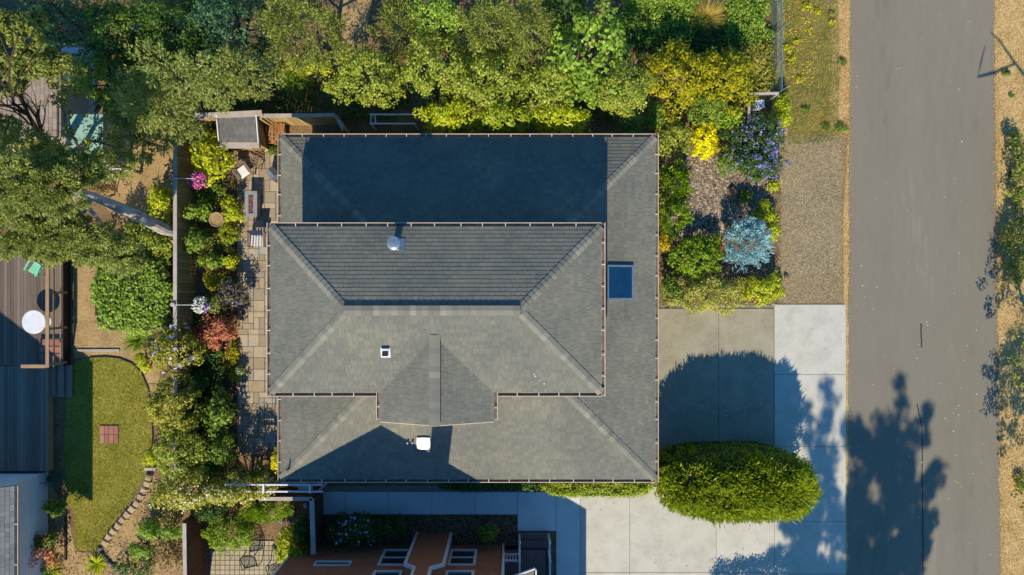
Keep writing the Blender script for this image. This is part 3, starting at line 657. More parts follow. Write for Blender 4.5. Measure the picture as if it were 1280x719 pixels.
# chain-link fence by the road verge
cx = W(965, 0)[0]; yb_c = W(0, 114, 1.1)[1]; yt_c = 14.5
cl = thing('chain_link_fence', 'galvanised chain link fence at the top beside the weedy verge', 'fence', (cx, yb_c, 0))
MB().tube([(cx, yb_c, 1.1), (cx, yt_c, 1.1)], .027, 8).build('rail', m_metal, cl)
MB().tube([(cx, yb_c, .06), (cx, yt_c, .06)], .02, 8).build('rail', m_metal, cl)
for y in (yb_c, W(0, 36, 1.1)[1], W(0, 36, 1.1)[1]+3.2):
    MB().tube([(cx-.03, y, 0), (cx-.03, y, 1.16)], .035, 8).build('post', m_metal, cl)
    MB().tube([(cx-.03, y, 1.08), (cx+.22, y+.14, 1.42)], .018, 6).build('post_arm', m_metal, cl)
mb = MB(); q = .14; y = yb_c-1.1
while y < yt_c:
    for s in (0, 1):
        y0_, y1q = (y, y+1.0) if s == 0 else (y+1.0, y)
        z0_, z1_ = .06, 1.08
        a, b = (y0_, z0_), (y1q, z1_)
        lo = max(0, (yb_c-min(a[0], b[0]))/1.0); 
        if min(a[0], b[0]) < yb_c or max(a[0], b[0]) > yt_c: continue
        mb.tube([(cx+.004*s, a[0], a[1]), (cx+.004*s, b[0], b[1])], .006, 3)
    y += q
mb.build('wire_mesh', m_metal, cl, kind='stuff')
# wooden frame enclosure with a white meter box
en = thing('gate_frame', 'weathered wooden frame enclosing a small white box beside the blue shrub', 'fence', (*W(955, 130, 1.0), 0))
P4 = [W(936, 152, 1.2), W(937, 118, 1.2), W(973, 117, 1.2)]
def bar(mb, a, b, z0, z1, wd):
    a, b = Vector(a), Vector(b); d = (b-a).normalized(); n = Vector((-d.y, d.x))*wd/2
    mb.add([(a-n).to_tuple()+(z0,), (b-n).to_tuple()+(z0,), (b+n).to_tuple()+(z0,), (a+n).to_tuple()+(z0,), (a-n).to_tuple()+(z1,), (b-n).to_tuple()+(z1,), (b+n).to_tuple()+(z1,), (a+n).to_tuple()+(z1,)], [(0, 3, 2, 1), (4, 5, 6, 7), (0, 1, 5, 4), (1, 2, 6, 5), (2, 3, 7, 6), (3, 0, 4, 7)]); return mb
bar(MB(), P4[1], P4[2], 1.15, 1.2, .1).build('rail', m_cap2, en); bar(MB(), P4[0], (P4[1][0], P4[1][1]-.06), 1.15, 1.2, .1).build('rail', m_cap2, en)
bar(MB(), P4[0], (P4[0][0]+.42, P4[0][1]+.22), 1.1, 1.15, .08).build('rail', m_cap2, en)
for p in P4: MB().box(p[0]-.04, p[0]+.04, p[1]-.04, p[1]+.04, 0, 1.148).build('post', m_cap2, en)
mh = MB()
for i in range(13):
    x = P4[1][0]+.1*i; mh.box(x, x+.008, P4[1][1]-.004, P4[1][1]+.004, .1, 1.14)
mh.build('wire_mesh', m_metal, en, kind='stuff')
x, y = W(950, 130, .9); bx_ = thing('meter_box', 'small white box inside the weathered wooden frame', 'utility box', (x, y, 0))
MB().box(x-.18, x+.18, y-.14, y+.14, .3, .82).build('box', m_white, bx_); MB().box(x-.2, x+.2, y-.16, y+.16, .823, .86).build('lid', m_white, bx_)
MB().box(x-.04, x+.04, y-.04, y+.04, 0, .298).build('post', m_metal, bx_); MB().box(x+.02, x+.07, y-.12, y-.06, .862, .88).build('latch', m_dark, bx_)

# ---------------------------------------------------------------- patio things
# storage shed
sx0, sy1 = W(271, 144, 1.9); sx1, sy0 = W(322, 178, 1.65)
sh = thing('storage_shed', 'small tan storage shed with dark lean-to roof in the patio corner', 'shed', ((sx0+sx1)/2, (sy0+sy1)/2, 0))
MB().box(sx0+.06, sx1-.06, sy0+.06, sy1-.02, 0, 1.5).build('wall', m_fence, sh)
rz_ = MB().slab([(sx0, sy0, 1.62), (sx1, sy0, 1.62), (sx1, sy1, 1.86), (sx0, sy1, 1.86)], .05).build('roof', m_deck, sh)
p_ = .24/(sy1-sy0); shingles(rz_, (sx0+.03, sy0, 1.623), (1, 0, 0), (0, 1, p_), [(0, 0), (sx1-sx0-.06, 0), (sx1-sx0-.06, (sy1-sy0)*1.02), (0, (sy1-sy0)*1.02)], m_shedr)
for x in (sx0-.045, sx1+.003): MB().slab([(x, sy0, 1.67), (x+.042, sy0, 1.67), (x+.042, sy1, 1.91), (x, sy1, 1.91)], .13).build('trim', m_white, sh)
MB().box(sx0-.04, sx1+.04, sy0-.22, sy0-.004, 1.42, 1.60).build('fascia', m_cap2, sh)
MB().box(sx0, sx1, sy0-.06, sy0+.05, .04, 1.4).build('door', m_fence, sh)
MB().box(sx0, sx1, sy0-.30, sy0-.07, .0, .12).build('threshold', m_railw, sh)
# firewood
fw = thing('firewood_stack', 'stack of split firewood between shed and house corner', 'firewood', (*W(342, 165, .5), 0))
for r_ in range(4):
    for i in range(7):
        x0_, y0_ = W(333+i*3.6+random.uniform(-.6, .6), 160+r_*5+random.uniform(-1, 1), .75-r_*.12)
        l = random.uniform(.34, .44); mb = MB().tube([(x0_, y0_+l/2, .7-r_*.12), (x0_+random.uniform(-.05, .05), y0_-l/2, .72-r_*.12)], random.uniform(.05, .075), 6)
        mb.build('log', m_log, fw)
MB().box(*[W(331, 0, .2)[0], W(356, 0, .2)[0], W(0, 180, .2)[1], W(0, 157, .2)[1]], .02, .28).build('rack', m_fence, fw)
# terracotta pot + plant
def potplant(px, py, h, r, mat, leaf, label, cat='potted plant', flower=None, zb=.05, leafr=1.3):
    x, y = W(px, py, h); t = thing('potted_plant', label, cat, (x, y, zb))
    MB().lathe([(r*.7, 0), (r*.95, h*.55), (r, h*.58), (r*.85, h*.57), (r*.8, h*.5)], (x, y, zb), 14).build('pot', mat, t)
    V, F = crown_leaves((x, y, zb+h*.75), (r*leafr, r*leafr, h*.4), 260, .09, .05, clump=.08); npmesh('foliage', V, F, LM[leaf], t)
    if flower:
        V, F = crown_leaves((x, y, zb+h*.8), (r*leafr, r*leafr, h*.42), 90, .06, .055, clump=.05, low=.1); npmesh('flowers', V, F, FM[flower], t)
potplant(341, 189, .35, .13, m_terr, 'mid', 'orange terracotta pot plant beside the firewood')
potplant(333, 186, .3, .11, m_cush, 'mid', 'pale pot of small white flowers left of the terracotta pot', flower='white')
potplant(299, 464, .42, .13, m_terr, 'bright', 'small pot plant with white flowers on the edge of the flagstones', flower='white')
# fire table
x, y = W(313.7, 255.5, .6); ft = thing('fire_table', 'grey rectangular fire pit table with rust red centre', 'fire pit', (x, y, .05))
hx, hy = .26, .54
for q in ((-hx, hx, hy-.14, hy), (-hx, hx, -hy, -hy+.14), (-hx, -hx+.16, -hy+.14, hy-.14), (hx-.16, hx, -hy+.14, hy-.14)): pass
mb = MB(); mb.box(-hx, hx, hy-.14, hy, .5, .56); mb.box(-hx, hx, -hy, -hy+.14, .5, .56); mb.box(-hx, -hx+.16, -hy+.14, hy-.14, .5, .56); mb.box(hx-.16, hx, -hy+.14, hy-.14, .5, .56)
mb.build('table_top', m_tab, ft, local=True)
MB().box(-hx+.04, hx-.04, -hy+.05, hy-.05, 0, .498).build('base', m_tab, ft, local=True)
mb = MB()
for i in range(150): mb.rock((random.uniform(-.09, .09), random.uniform(-.38, .38), .52), .022, .7, i)
mb.build('lava_stones', m_lava, ft, local=True, kind='stuff')
# armchair with white cushion, rotated
def armchair(px, py, rz, label, cushion=True, mat=None):
    x, y = W(px, py, .45); t = thing('patio_chair', label, 'chair', (x, y, .05), rz, )
    mt = mat or m_teak
    MB().box(-.27, .27, -.27, .27, .32, .38).build('seat', mt, t, local=True)
    MB().slab([(-.29, .27, .7), (.29, .27, .7), (.29, .34, .72), (-.29, .34, .72)], .38).build('backrest', mt, t, local=True)
    for s in (-1, 1):
        MB().box(s*.30-.04, s*.30+.04, -.29, .25, .55, .6).build('armrest', mt, t, local=True)
        for yy in (-.26, .26): MB().box(s*.28-.025, s*.28+.025, yy-.025, yy+.025, 0, .545 if yy < 0 else .32).build('leg', mt, t, local=True)
    if cushion: MB().bbox(-.22, .22, -.25, .2, .382, .47, .03).build('cushion', m_cush, t, local=True)
    return t
armchair(303.5, 214.5, R(35), 'brown patio armchair with white cushion by the yellow shrub')
x, y = W(320, 203, .4); fc = thing('folding_chair', 'dark folding chair with bare wooden frame under the shed edge', 'chair', (x, y, .05), R(-25))
for i in range(4): MB().box(-.2, .2, -.2+i*.11, -.14+i*.11, .38, .4).build('slat', m_teak, fc, local=True)
for s in (-1, 1):
    MB().tube([(s*.22, -.24, 0), (s*.22, .24, .8)], .02, 6).build('leg', m_teak, fc, local=True); MB().tube([(s*.19, .24, 0), (s*.19, -.22, .38)], .02, 6).build('leg', m_teak, fc, local=True)
MB().box(-.22, .22, .2, .23, .66, .8).build('backrest', m_teak, fc, local=True)
# slatted lounger
x, y = W(321.5, 299, .4); lg = thing('deck_chair', 'wooden deck chair with white and navy slats next to the wall', 'chair', (x, y, .05))
for i in range(5): 
    xx = -.24+i*.12
    MB().slab([(xx-.035, -.32, .36), (xx+.035, -.32, .36), (xx+.035, .14, .30), (xx-.035, .14, .30)], .02).build('slat', m_stripe, lg, local=True)
MB().slab([(-.29, .15, .33), (.29, .15, .33), (.29, .32, .85), (-.29, .32, .85)], .03).build('backrest', m_navy, lg, local=True)
for s in (-1, 1):
    MB().box(s*.34-.035, s*.34+.035, -.36, .3, .5, .54).build('armrest', m_teak, lg, local=True)
    for yy in (-.33, .27): MB().box(s*.33-.025, s*.33+.025, yy-.025, yy+.025, 0, .497).build('leg', m_teak, lg, local=True)
    MB().box(s*.315-.015, s*.315+.015, -.33, .24, .27, .31).build('side_rail', m_teak, lg, local=True)
# covered grill-like grey thing
x, y = W(341, 217, .7); gcv = thing('covered_grill', 'slate grey covered grill half under the house eave', 'grill', (x, y, .05), R(40))
MB().add([(-.24, -.24, 0), (.24, -.24, 0), (.24, .24, 0), (-.24, .24, 0), (-.22, -.2, .72), (.22, -.2, .72), (.2, .2, .72), (-.2, .2, .72), (0, -.2, .86), (0, .2, .84)],
 [(0, 1, 5, 8, 4), (1, 2, 6, 5), (2, 3, 7, 9, 6), (3, 0, 4, 7), (4, 8, 9, 7), (8, 5, 6, 9), (3, 2, 1, 0)]).build('cover', m_slate, gcv, local=True)
MB().box(-.2, .2, -.26, -.235, .3, .34).build('handle', m_dark, gcv, local=True)
# bird bath
x, y = W(270.5, 275, .9); bb = thing('bird_bath', 'round tan bird bath on a pedestal in the patio bed', 'bird bath', (x, y, 0))
MB().lathe([(.18, 0), (.16, .06), (.08, .12), (.07, .75), (.12, .8)], (x, y, 0), 16).build('pedestal', m_pot, bb)
MB().lathe([(.1, .78), (.26, .84), (.30, .92), (.31, .93), (.27, .93), (.22, .88), (.02, .86)], (x, y, 0), 24).build('bowl', m_pot, bb)
MB().lathe([(.245, .895), (.02, .897)], (x, y, 0), 20).build('seed', m_dirt, bb)
# hanging baskets
def basket(px, py, h, fl1, fl2, label, anchor_py):
    x, y = W(px, py, h); t = thing('hanging_basket', label, 'hanging basket', (x, y, h-.15))
    bx = fxL-.05; ay = y
    MB().box(bx-.09, bx+.07, ay-.07, ay+.07, 1.9, 1.98).build('bracket_plate', m_cap2, t)
    MB().tube([(bx, ay, 1.97), (bx+.1, ay, 2.05), (x, y, 2.05), (x, y, h+.15)], .012, 6).build('bracket', m_white, t)
    MB().lathe([(.08, -.22), (.16, -.14), (.19, 0), (.17, 0), (.02, -.02)], (x, y, h-.05), 14).build('basket', m_teak, t)
    V, F = crown_leaves((x, y, h), (.3, .3, .2), 420, .07, .04, clump=.08); npmesh('foliage', V, F, LM['mid'], t)
    V, F = crown_leaves((x, y, h+.03), (.34, .34, .24), 480, .07, .065, clump=.06, low=-.1); npmesh('flowers', V, F, FM[fl1], t)
    if fl2:
        V, F = crown_leaves((x+.16, y-.1, h), (.2, .22, .22), 150, .06, .055, clump=.05); npmesh('flowers', V, F, FM[fl2], t)
basket(249, 225.5, 1.7, 'pink', None, 'hanging basket of pink flowers on the long fence', 221)
basket(251.5, 381.5, 1.7, 'white', 'violet', 'hanging basket of white and violet flowers on the long fence', 382)
# wire patio chairs + little things at the bottom patio
def wirechair(px, py, rz, label, net=True):
    x, y = W(px, py, .5); t = thing('wire_chair', label, 'chair', (x, y, .045), rz)
    rim = [(-.27, -.25), (.27, -.25), (.3, .1), (.22, .3), (0, .36), (-.22, .3), (-.3, .1), (-.27, -.25)]
    MB().tube([(a, b, .45+max(0, b)*1.1) for a, b in rim], .022, 6).build('seat_frame', m_blackm, t, local=True)
    mb = MB()
    for i in range(9):
        u_ = -.24+i*.06; mb.tube([(u_, -.25, .45), (u_, .05, .44), (u_*.9, .3, .76)], .012, 3)
        v_ = -.22+i*.06; mb.tube([(-.27, v_, .445+max(0, v_)*1.1), (.27, v_, .445+max(0, v_)*1.1)], .012, 3)
    mb.build('seat_mesh', m_blackm, t, local=True, kind='stuff')
    for s in (-1, 1):
        MB().tube([(s*.3, -.28, 0), (s*.32, -.26, .62), (s*.32, .2, .64), (s*.28, .26, .02)], .02, 6).build('arm_frame', m_blackm, t, local=True)
wirechair(312, 702, R(15), 'black wire mesh patio chair at the left of the paver patio')
wirechair(345, 712, R(-160), 'black wire mesh patio chair nearest the rust brown house corner')
for (px, py, lb) in ((383, 632, 'striped glazed ball nearest the dark fence corner'), (365, 641, 'bright blue glazed ball in the middle of the three'), (352, 651, 'dull teal glazed ball at the lower left of the three')):
    x, y = W(px, py, .2); t = thing('garden_ball', lb, 'garden ornament', (x, y, 0), group='glazed garden balls')
    MB().lathe([(.03, .08), (.1, .12), (.135, .2), (.12, .28), (.06, .33), (.01, .34)], (x, y, 0), 16).build('ball', m_gball, t, smooth=True)
    MB().lathe([(.07, 0), (.08, .04), (.06, .1)], (x, y, 0), 12).build('stand', m_greyrock, t)

# ---------------------------------------------------------------- west neighbour: deck, steps, railing, house
DZ = .5
dk = thing('timber_deck', 'raised timber deck with vertical planks at the left edge', 'deck', (-20.5, -4, 0))
dxr = W(79, 0, DZ)[0]; dxr2 = W(57.5, 0, DZ)[0]; dy_t, dy_m, dy_b = W(0, 312, DZ)[1], W(0, 458, DZ)[1], W(0, 590, DZ)[1]
me1 = MB().box(.004, .136, 0, dy_t-dy_m-.02, DZ-.03, DZ).mesh('plank'); me2 = MB().box(.004, .136, 0, dy_m-dy_b-.02, DZ-.035, DZ-.005).mesh('plank')
x = dxr-.14; off = worldloc(dk)
while x > -24:
    link('plank', me1, m_plank, dk, Vector((x, dy_m+.01, random.uniform(-.004, .002)))-off)
    if x < dxr2-.1: link('plank', me2, m_plankd, dk, Vector((x, dy_b+.01, random.uniform(-.004, .002)))-off)
    x -= .14
MB().box(-24, dxr, dy_m, dy_t, .02, DZ-.04).build('joists', m_dark, dk); MB().box(-24, dxr2, dy_b, dy_m-.01, .02, DZ-.045).build('joists', m_dark, dk)
MB().box(dxr2+.01, dxr2+.06, dy_b, dy_m-.04, .1, DZ+.01).build('fascia', m_railw, dk)
for i in range(3):
    px = 64.5+i*10.5; z = DZ-.12-i*.13; x, y0_ = W(px, 497, z); y1_b = W(0, 457, z)[1]
    MB().box(x-.16, x+.16, y0_, y1_b-.0, z-.04, z).build('stair_tread', m_plankd, dk)
rl_ = thing('deck_railing', 'wooden railing along the open side of the raised deck', 'railing', (dxr, W(0, 400)[1], DZ))
TR = DZ+.95
yb_r = W(0, 460, TR)[1]; yt_r = W(0, 312, TR)[1]
MB().box(dxr-.09, dxr+.05, yb_r, yt_r, TR, TR+.04).build('rail', m_railw, rl_)
MB().box(dxr-.05, dxr-.01, yb_r, yt_r, TR-.42, TR-.36).build('rail', m_railw, rl_)
MB().box(dxr-.05, dxr-.01, yb_r, yt_r, DZ+.08, DZ+.14).build('rail', m_railw, rl_)
MB().box(dxr-1.1, dxr-.092, yb_r-.02, yb_r+.12, TR, TR+.04).build('rail', m_railw, rl_)
for i in range(4):
    y = yb_r+.1+i*(W(0, 408, 0)[1]-W(0, 451, 0)[1])*1.0
    MB().box(dxr-.045, dxr+.045, y-.045, y+.045, DZ-.2, TR-.002).build('post', m_railw, rl_)
MB().box(dxr-1.08, dxr-1.0, yb_r, yb_r+.08, DZ, TR-.002).build('post', m_railw, rl_)
# round table and chair on the deck
x, y = W(42, 403, DZ+.74); rt = thing('round_table', 'white round table on the deck beside the railing', 'table', (x, y, DZ))
MB().lathe([(.47, .70), (.49, .71), (.49, .735), (.47, .745), (.02, .746)], (x, y, DZ), 36).build('table_top', m_white, rt)
MB().lathe([(.05, .03), (.04, .7)], (x, y, DZ), 10).build('stem', m_white, rt); MB().lathe([(.26, 0), (.25, .025), (.05, .03)], (x, y, DZ), 20).build('base', m_white, rt)
x, y = W(45, 336, DZ+.4); gc = thing('garden_chair', 'mint green plastic chair on the deck under the pine', 'chair', (x, y, DZ), R(-30))
MB().slab([(-.23, -.26, .42), (.23, -.26, .42), (.2, .2, .38), (-.2, .2, .38)], .03).build('seat', m_green, gc, local=True)
MB().slab([(-.2, .2, .40), (.2, .2, .40), (.17, .36, .85), (-.17, .36, .85)], .03).build('backrest', m_green, gc, local=True)
for s in (-1, 1):
    MB().slab([(s*.27-.03, -.24, .62), (s*.27+.03, -.24, .62), (s*.25+.03, .28, .66), (s*.25-.03, .28, .66)], .03).build('armrest', m_green, gc, local=True)
    for yy in (-.22, .2): MB().tube([(s*.25, yy, 0), (s*.24, yy, .6)], .022, 6).build('leg', m_green, gc, local=True)
# three stacked pinkish boards below the table
for i in range(3):
    x0_, y0_ = W(55, 443-i*8, DZ+.05); 
cb = thing('brick_patch', 'low pinkish boards by the railing foot on the deck', 'boards', (*W(62, 440, DZ), DZ))
for i in range(3):
    y0_ = W(0, 450-i*9, DZ)[1]; MB().box(W(50, 0, DZ)[0], W(76, 0, DZ)[0], y0_, y0_+.24, DZ+.004, DZ+.03).build('board', m_brick, cb)
# the house
HX, HY = -18.8, -7.5; HE = 3.7
nh = thing('house', 'white sided house with grey roof at the lower left edge', 'house', (-22, -10.5, 0))
mb = MB(); wx_ = W(60, 0)[0]; wy_ = W(0, 590)[1]
mb.prism([(-26, wy_), (-26, -13.2), (wx_, -13.2), (wx_, wy_)], 0, HE-.1); mb.build('wall', m_wallw, nh)
mb = MB()
for i in range(19):
    z = .15+i*.18; mb.box(wx_, wx_+.018, -13.2, wy_+.002, z, z+.165)
    mb.box(-24.5, wx_+.016, wy_, wy_+.018, z, z+.165)
mb.build('siding', m_wallw, nh, kind='stuff')
MB().box(wx_-.08, wx_+.03, wy_-.08, wy_+.03, 0, HE-.12).build('corner_trim', m_white, nh)
sp = .57; rw = 4.2; yS = -13.5
rf_ = MB().slab([(HX, HY, HE), (HX, yS, HE), (HX-rw, yS, HE+rw*sp), (HX-rw, HY, HE+rw*sp)][::-1], .12); rf_.slab([(HX-2*rw, HY, HE), (HX-rw, HY, HE+rw*sp), (HX-rw, yS, HE+rw*sp), (HX-2*rw, yS, HE)][::-1], .12)
rf_ = rf_.build('roof', m_deck, nh)
shingles(rf_, (HX, yS, HE+.003), (0, 1, 0), (-1, 0, sp), [(0, 0), (HY-yS, 0), (HY-yS, 2.4), (0, 2.4)], m_shingN)
mb = MB().add([(HX-2*rw+.3, HY-.45, HE-.1), (HX-.3, HY-.45, HE-.1), (HX-rw, HY-.45, HE+rw*sp-.15), (HX-2*rw+.3, HY-.55, HE-.1), (HX-.3, HY-.55, HE-.1), (HX-rw, HY-.55, HE+rw*sp-.15)], [(0, 1, 2), (3, 5, 4), (0, 3, 4, 1), (1, 4, 5, 2), (2, 5, 3, 0)])
mb.build('gable', m_wallw, nh)
g = gutter(nh, (HX, yS), (HX, HY), (1, 0), z=HE, wd=.13, step=1.6)
# garden hose
hs = MB(); cx_, cy_ = W(71, 598, .1); pts = []
for i in range(90):
    a = i*.42; r_ = .22+.06*math.sin(i*.9); pts.append((cx_+r_*math.cos(a), cy_+r_*.9*math.sin(a), .06+.006*i))
pts += [(wx_+.05, cy_-.1, .6)]
tag(hs.tube(pts, .018, 5).build('garden_hose', m_hose), 'coiled dark green hose beside the white house wall', 'hose')
# stones
st = thing('stone_edging', 'curved row of pale stone blocks edging the lawn', 'edging', (*W(160, 640), 0))
path = [W(*p) for p in ((187, 597), (185, 605), (181, 613), (176.5, 621), (172, 629), (166, 636), (160, 643), (154, 650), (148.5, 657), (142.5, 664), (137, 671), (132, 678))]
for i, (x, y) in enumerate(path):
    nx = path[min(i+1, len(path)-1)]; pv = path[max(i-1, 0)]; a = math.atan2(nx[1]-pv[1], nx[0]-pv[0])
    mb = MB().bbox(-.13, .12, -.13, .13, 0, .16, .03); mb.v = [(vx+random.uniform(-.015, .015), vy*(.85 if vx > 0 else 1.1)+random.uniform(-.015, .015), vz) for vx, vy, vz in mb.v]
    o = mb.build('stone', m_block, st, local=True); o.location = Vector((x, y, 0))-worldloc(st); o.rotation_euler = (0, 0, a)
st = thing('stone_edging', 'dark round stones in the shade at the end of the lawn edging', 'edging', (*W(140, 700), 0))
for i, p in enumerate(((128, 693), (133, 699), (138, 704), (143, 708), (149, 713), (156, 717), (125, 686))):
    x, y = W(*p); mb = MB().rock((0, 0, .05), .14, .7, i*3); o = mb.build('stone', m_greyrock, st, local=True); o.location = Vector((x, y, 0))-worldloc(st)
x, y = W(137, 543); bpch = thing('brick_square', 'square patch of pink bricks set into the lawn', 'paving', (x, y, 0))
for i in range(4):
    for j in range(2):
        xx = -.4+i*.2; yy = -.37+j*.37
        MB().bbox(xx+.005, xx+.195, yy+.005, yy+.365, 0, .06+random.uniform(-.004, .004), .01).build('brick', m_brick, bpch, local=True)
tag(MB().box(W(82, 0)[0], W(84, 0)[0], W(0, 700)[1], W(0, 640)[1], 0, .1).build('timber_edging', m_barkd), 'straight dark timber edging in the bed right of the white house', 'edging')
tag(MB().box(W(182, 0)[0], W(196, 0)[0], W(0, 588)[1], W(0, 584.5)[1], 0, .12).build('timber_edging', m_cap2), 'short pale plank at the top of the stone edging', 'edging')
tag(MB().box(W(97, 0)[0], W(150, 0)[0], W(0, 440)[1], W(0, 437)[1], 0, .06).build('timber_edging', m_cap2), 'thin pale plank across the dirt path above the lawn', 'edging')
# NW neighbour roof, path, mint shed
nr = thing('outbuilding', 'outbuilding with tan grey roof behind bare branches at the upper left', 'building', (-20.5, 7.8, 0))
x1n, y1n = W(71, 84, 2.6); y0n = W(0, 172, 2.6)[1]
MB().box(-26, x1n-.3, y0n+.2, y1n-.2, 0, 2.5).build('wall', m_wall, nr)
rn = MB().slab([(-26, y0n, 3.8), (x1n, y0n, 2.6), (x1n, y1n, 2.6), (-26, y1n, 3.8)], .12).build('roof', m_deck, nr)
pn = 1.2/(26+x1n)
shingles(rn, (x1n, y0n, 2.603), (0, 1, 0), (-1, 0, pn), [(0, 0), (y1n-y0n, 0), (y1n-y0n, 4.2), (0, 4.2)], m_tan)
gutter(nr, (x1n, y0n), (x1n, y1n), (1, 0), z=2.6, step=1.5)
cp_ = MB().sheet([W(*p) for p in ((76, 60), (118, 55), (124, 146), (78, 150))], .006).build('concrete_path', m_joint, kind='structure')
for i in range(3): panel(W(77, 0)[0]+i*.0, W(119, 0)[0], W(0, 147-i*29)[1], W(0, 118-i*29)[1], m_walk, cp_)
xm0, ym1 = W(81, 144, 2.2); xm1, ym0 = W(130, 207, 2.1)
ms = thing('garden_shed', 'garden shed with pale mint panel roof under the tree branches', 'shed', ((xm0+xm1)/2, (ym0+ym1)/2, 0))
MB().box(xm0+.1, xm1-.1, ym0+.1, ym1-.1, 0, 2.05).build('wall', m_wallw, ms)
ym = (ym0+ym1)/2
for a, b, c_, d in ((ym0, ym-.01, 2.02, 2.14), (ym+.01, ym1, 2.14, 2.26)):
    for k in range(2):
        xa2, xb2 = xm0+k*(xm1-xm0)/2+.005, xm0+(k+1)*(xm1-xm0)/2-.005
        MB().slab([(xa2, a, c_), (xb2, a, c_), (xb2, b, d), (xa2, b, d)], .04).build('roof_panel', m_mint, ms)
MB().box(xm1+.002, xm1+.04, ym0, ym1, 2.0, 2.24).build('trim', m_white, ms)

# ---------------------------------------------------------------- south neighbour (rust brown)
sh_ = thing('house', 'rust brown gabled house with white windows at the bottom edge', 'house', (-5, -14, 0))
WY = -11.1
gp_ = [(-9.2, 0), (-.45, 0), (-.45, 4.75), (-5.7, 8.3), (-9.2, 5.93)]
def wallpoly(pts, y0, y1): n = len(pts); return MB().add([(x, y0, z) for x, z in pts]+[(x, y1, z) for x, z in pts], [tuple(range(n)), tuple(range(2*n-1, n-1, -1))]+[(i, n+i, n+(i+1) % n, (i+1) % n) for i in range(n)])
wl_ = wallpoly(gp_, WY-.02, -20).build('wall', m_brown, sh_)
wins = [(-5.39, -4.25, .56, 2.25), (-2.6, -1.46, .56, 2.25), (-7.93, -6.47, 1.83, 2.28), (-5.39, -4.25, 2.78, 4.2), (-2.6, -1.46, 2.78, 4.2)]
mb = MB(); z = 0.02
while z < 4.6:
    spans = [(-9.2, -.45)]
    for a, b, c_, d in wins+[(-4.12, -2.58, 0, 5)]:
        if c_-.1 < z+.07 < d+.05:
            spans = [s for p, q in spans for s in ((p, min(q, a)), (max(p, b), q)) if s[1]-s[0] > .02]
    for p, q in spans:
        x = p
        while x < q:
            l = min(q-x, random.uniform(.14, .3)); mb.add([(x, WY-.0199, z), (x+l-.004, WY-.0199, z), (x+l-.004, WY-.0199, z+.15), (x, WY-.0199, z+.15), (x, WY+.014, z), (x+l-.004, WY+.014, z), (x+l-.004, WY-.012, z+.15), (x, WY-.012, z+.15)], [(4, 7, 6, 5), (0, 4, 5, 1), (3, 2, 6, 7), (0, 3, 7, 4), (1, 5, 6, 2)]); x += l
    z += .15
mb.build('siding', m_brown, sh_, kind='stuff')
for a, b, c_, d in wins:
    f = MB()
    t = .11 if d-c_ > .6 else .07
    f.box(a, b, WY-.0, WY+.05, c_, c_+t); f.box(a, b, WY-.0, WY+.05, d-t, d); f.box(a, a+t, WY-.0, WY+.05, c_+t, d-t); f.box(b-t, b, WY, WY+.05, c_+t, d-t)
    if d-c_ > .6: f.box(a+t, b-t, WY-.01, WY+.035, (c_+d)/2-.03, (c_+d)/2+.03)
    f = f.build('window', m_white, sh_); MB().box(a+t, b-t, WY-.012, WY-.0, c_+t, d-t).build('pane', m_glass, f)
# chimney
CY = -10.55
ch = wallpoly([(-4.12, 0), (-2.58, 0), (-2.58, 3.38), (-3.03, 3.72), (-3.03, 9.2), (-3.72, 9.2), (-3.72, 3.72), (-4.12, 3.38)], CY, WY-.01).build('chimney', m_brown, sh_)
for a, b in (((-4.12, 0), (-4.12, 3.38)), ((-2.58, 0), (-2.58, 3.38)), ((-4.12, 3.38), (-3.72, 3.72)), ((-2.58, 3.38), (-3.03, 3.72)), ((-3.72, 3.72), (-3.72, 9.1)), ((-3.03, 3.72), (-3.03, 9.1))):
    s = 1 if a[0] < -3.35 else -1
    MB().add([(a[0]-s*.012, CY+.02, a[1]), (b[0]-s*.012, CY+.02, b[1]), (b[0]+s*.09, CY+.02, b[1]-.0), (a[0]+s*.09, CY+.02, a[1]), (a[0]-s*.012, CY-.12, a[1]), (b[0]-s*.012, CY-.12, b[1]), (b[0]+s*.09, CY-.12, b[1]), (a[0]+s*.09, CY-.12, a[1])], [(0, 1, 2, 3), (4, 7, 6, 5), (0, 4, 5, 1), (1, 5, 6, 2), (2, 6, 7, 3), (3, 7, 4, 0)]).build('corner_trim', m_white, ch)
MB().box(-3.82, -2.93, CY+.06, WY-.3, 9.2, 9.32).build('chimney_cap', m_dark, ch)
# roofs
for pts in ([(-9.6, 5.72), (-5.7, 8.42)], [(-.2, 4.68), (-5.7, 8.42)]):
    (xa2, za), (xb2, zb) = pts
    q = [(xa2, WY+.3, za), (xb2, WY+.3, zb), (xb2, -20, zb), (xa2, -20, za)]
    MB().slab(q if xa2 > xb2 else q[::-1], .12).build('roof', m_shing, sh_)
MB().box(-9.25, -9.16, WY-.1, WY+.03, 0, 5.7).build('corner_trim', m_white, sh_); 
MB().tube([(-.37, WY+.06, 0.0), (-.37, WY+.06, 4.6)], .045, 8).build('downspout', m_white, sh_)
mb = MB().box(-.44, 2.35, -20, -14, 0, 3.6); mb.build('wall', m_brown, sh_)
MB().slab([(2.6, -13.9, 3.65), (2.6, -20, 3.65), (-.4, -20, 5.0), (-.4, -13.9, 5.0)][::-1], .12).build('roof', m_shing, sh_)
pf = MB().slab([(.86, -10.98, 2.9), (.98, -13.8, 2.9), (-.3, -13.8, 3.1), (-.3, -11.42, 3.1)][::-1], .08).build('porch_roof', m_shing, sh_)
bar(MB(), (-.3, -11.38), (.9, -10.94), 2.84, 2.96, .05).build('fascia', m_white, pf); bar(MB(), (.93, -10.98), (1.03, -13.8), 2.84, 2.96, .05).build('fascia', m_white, pf)
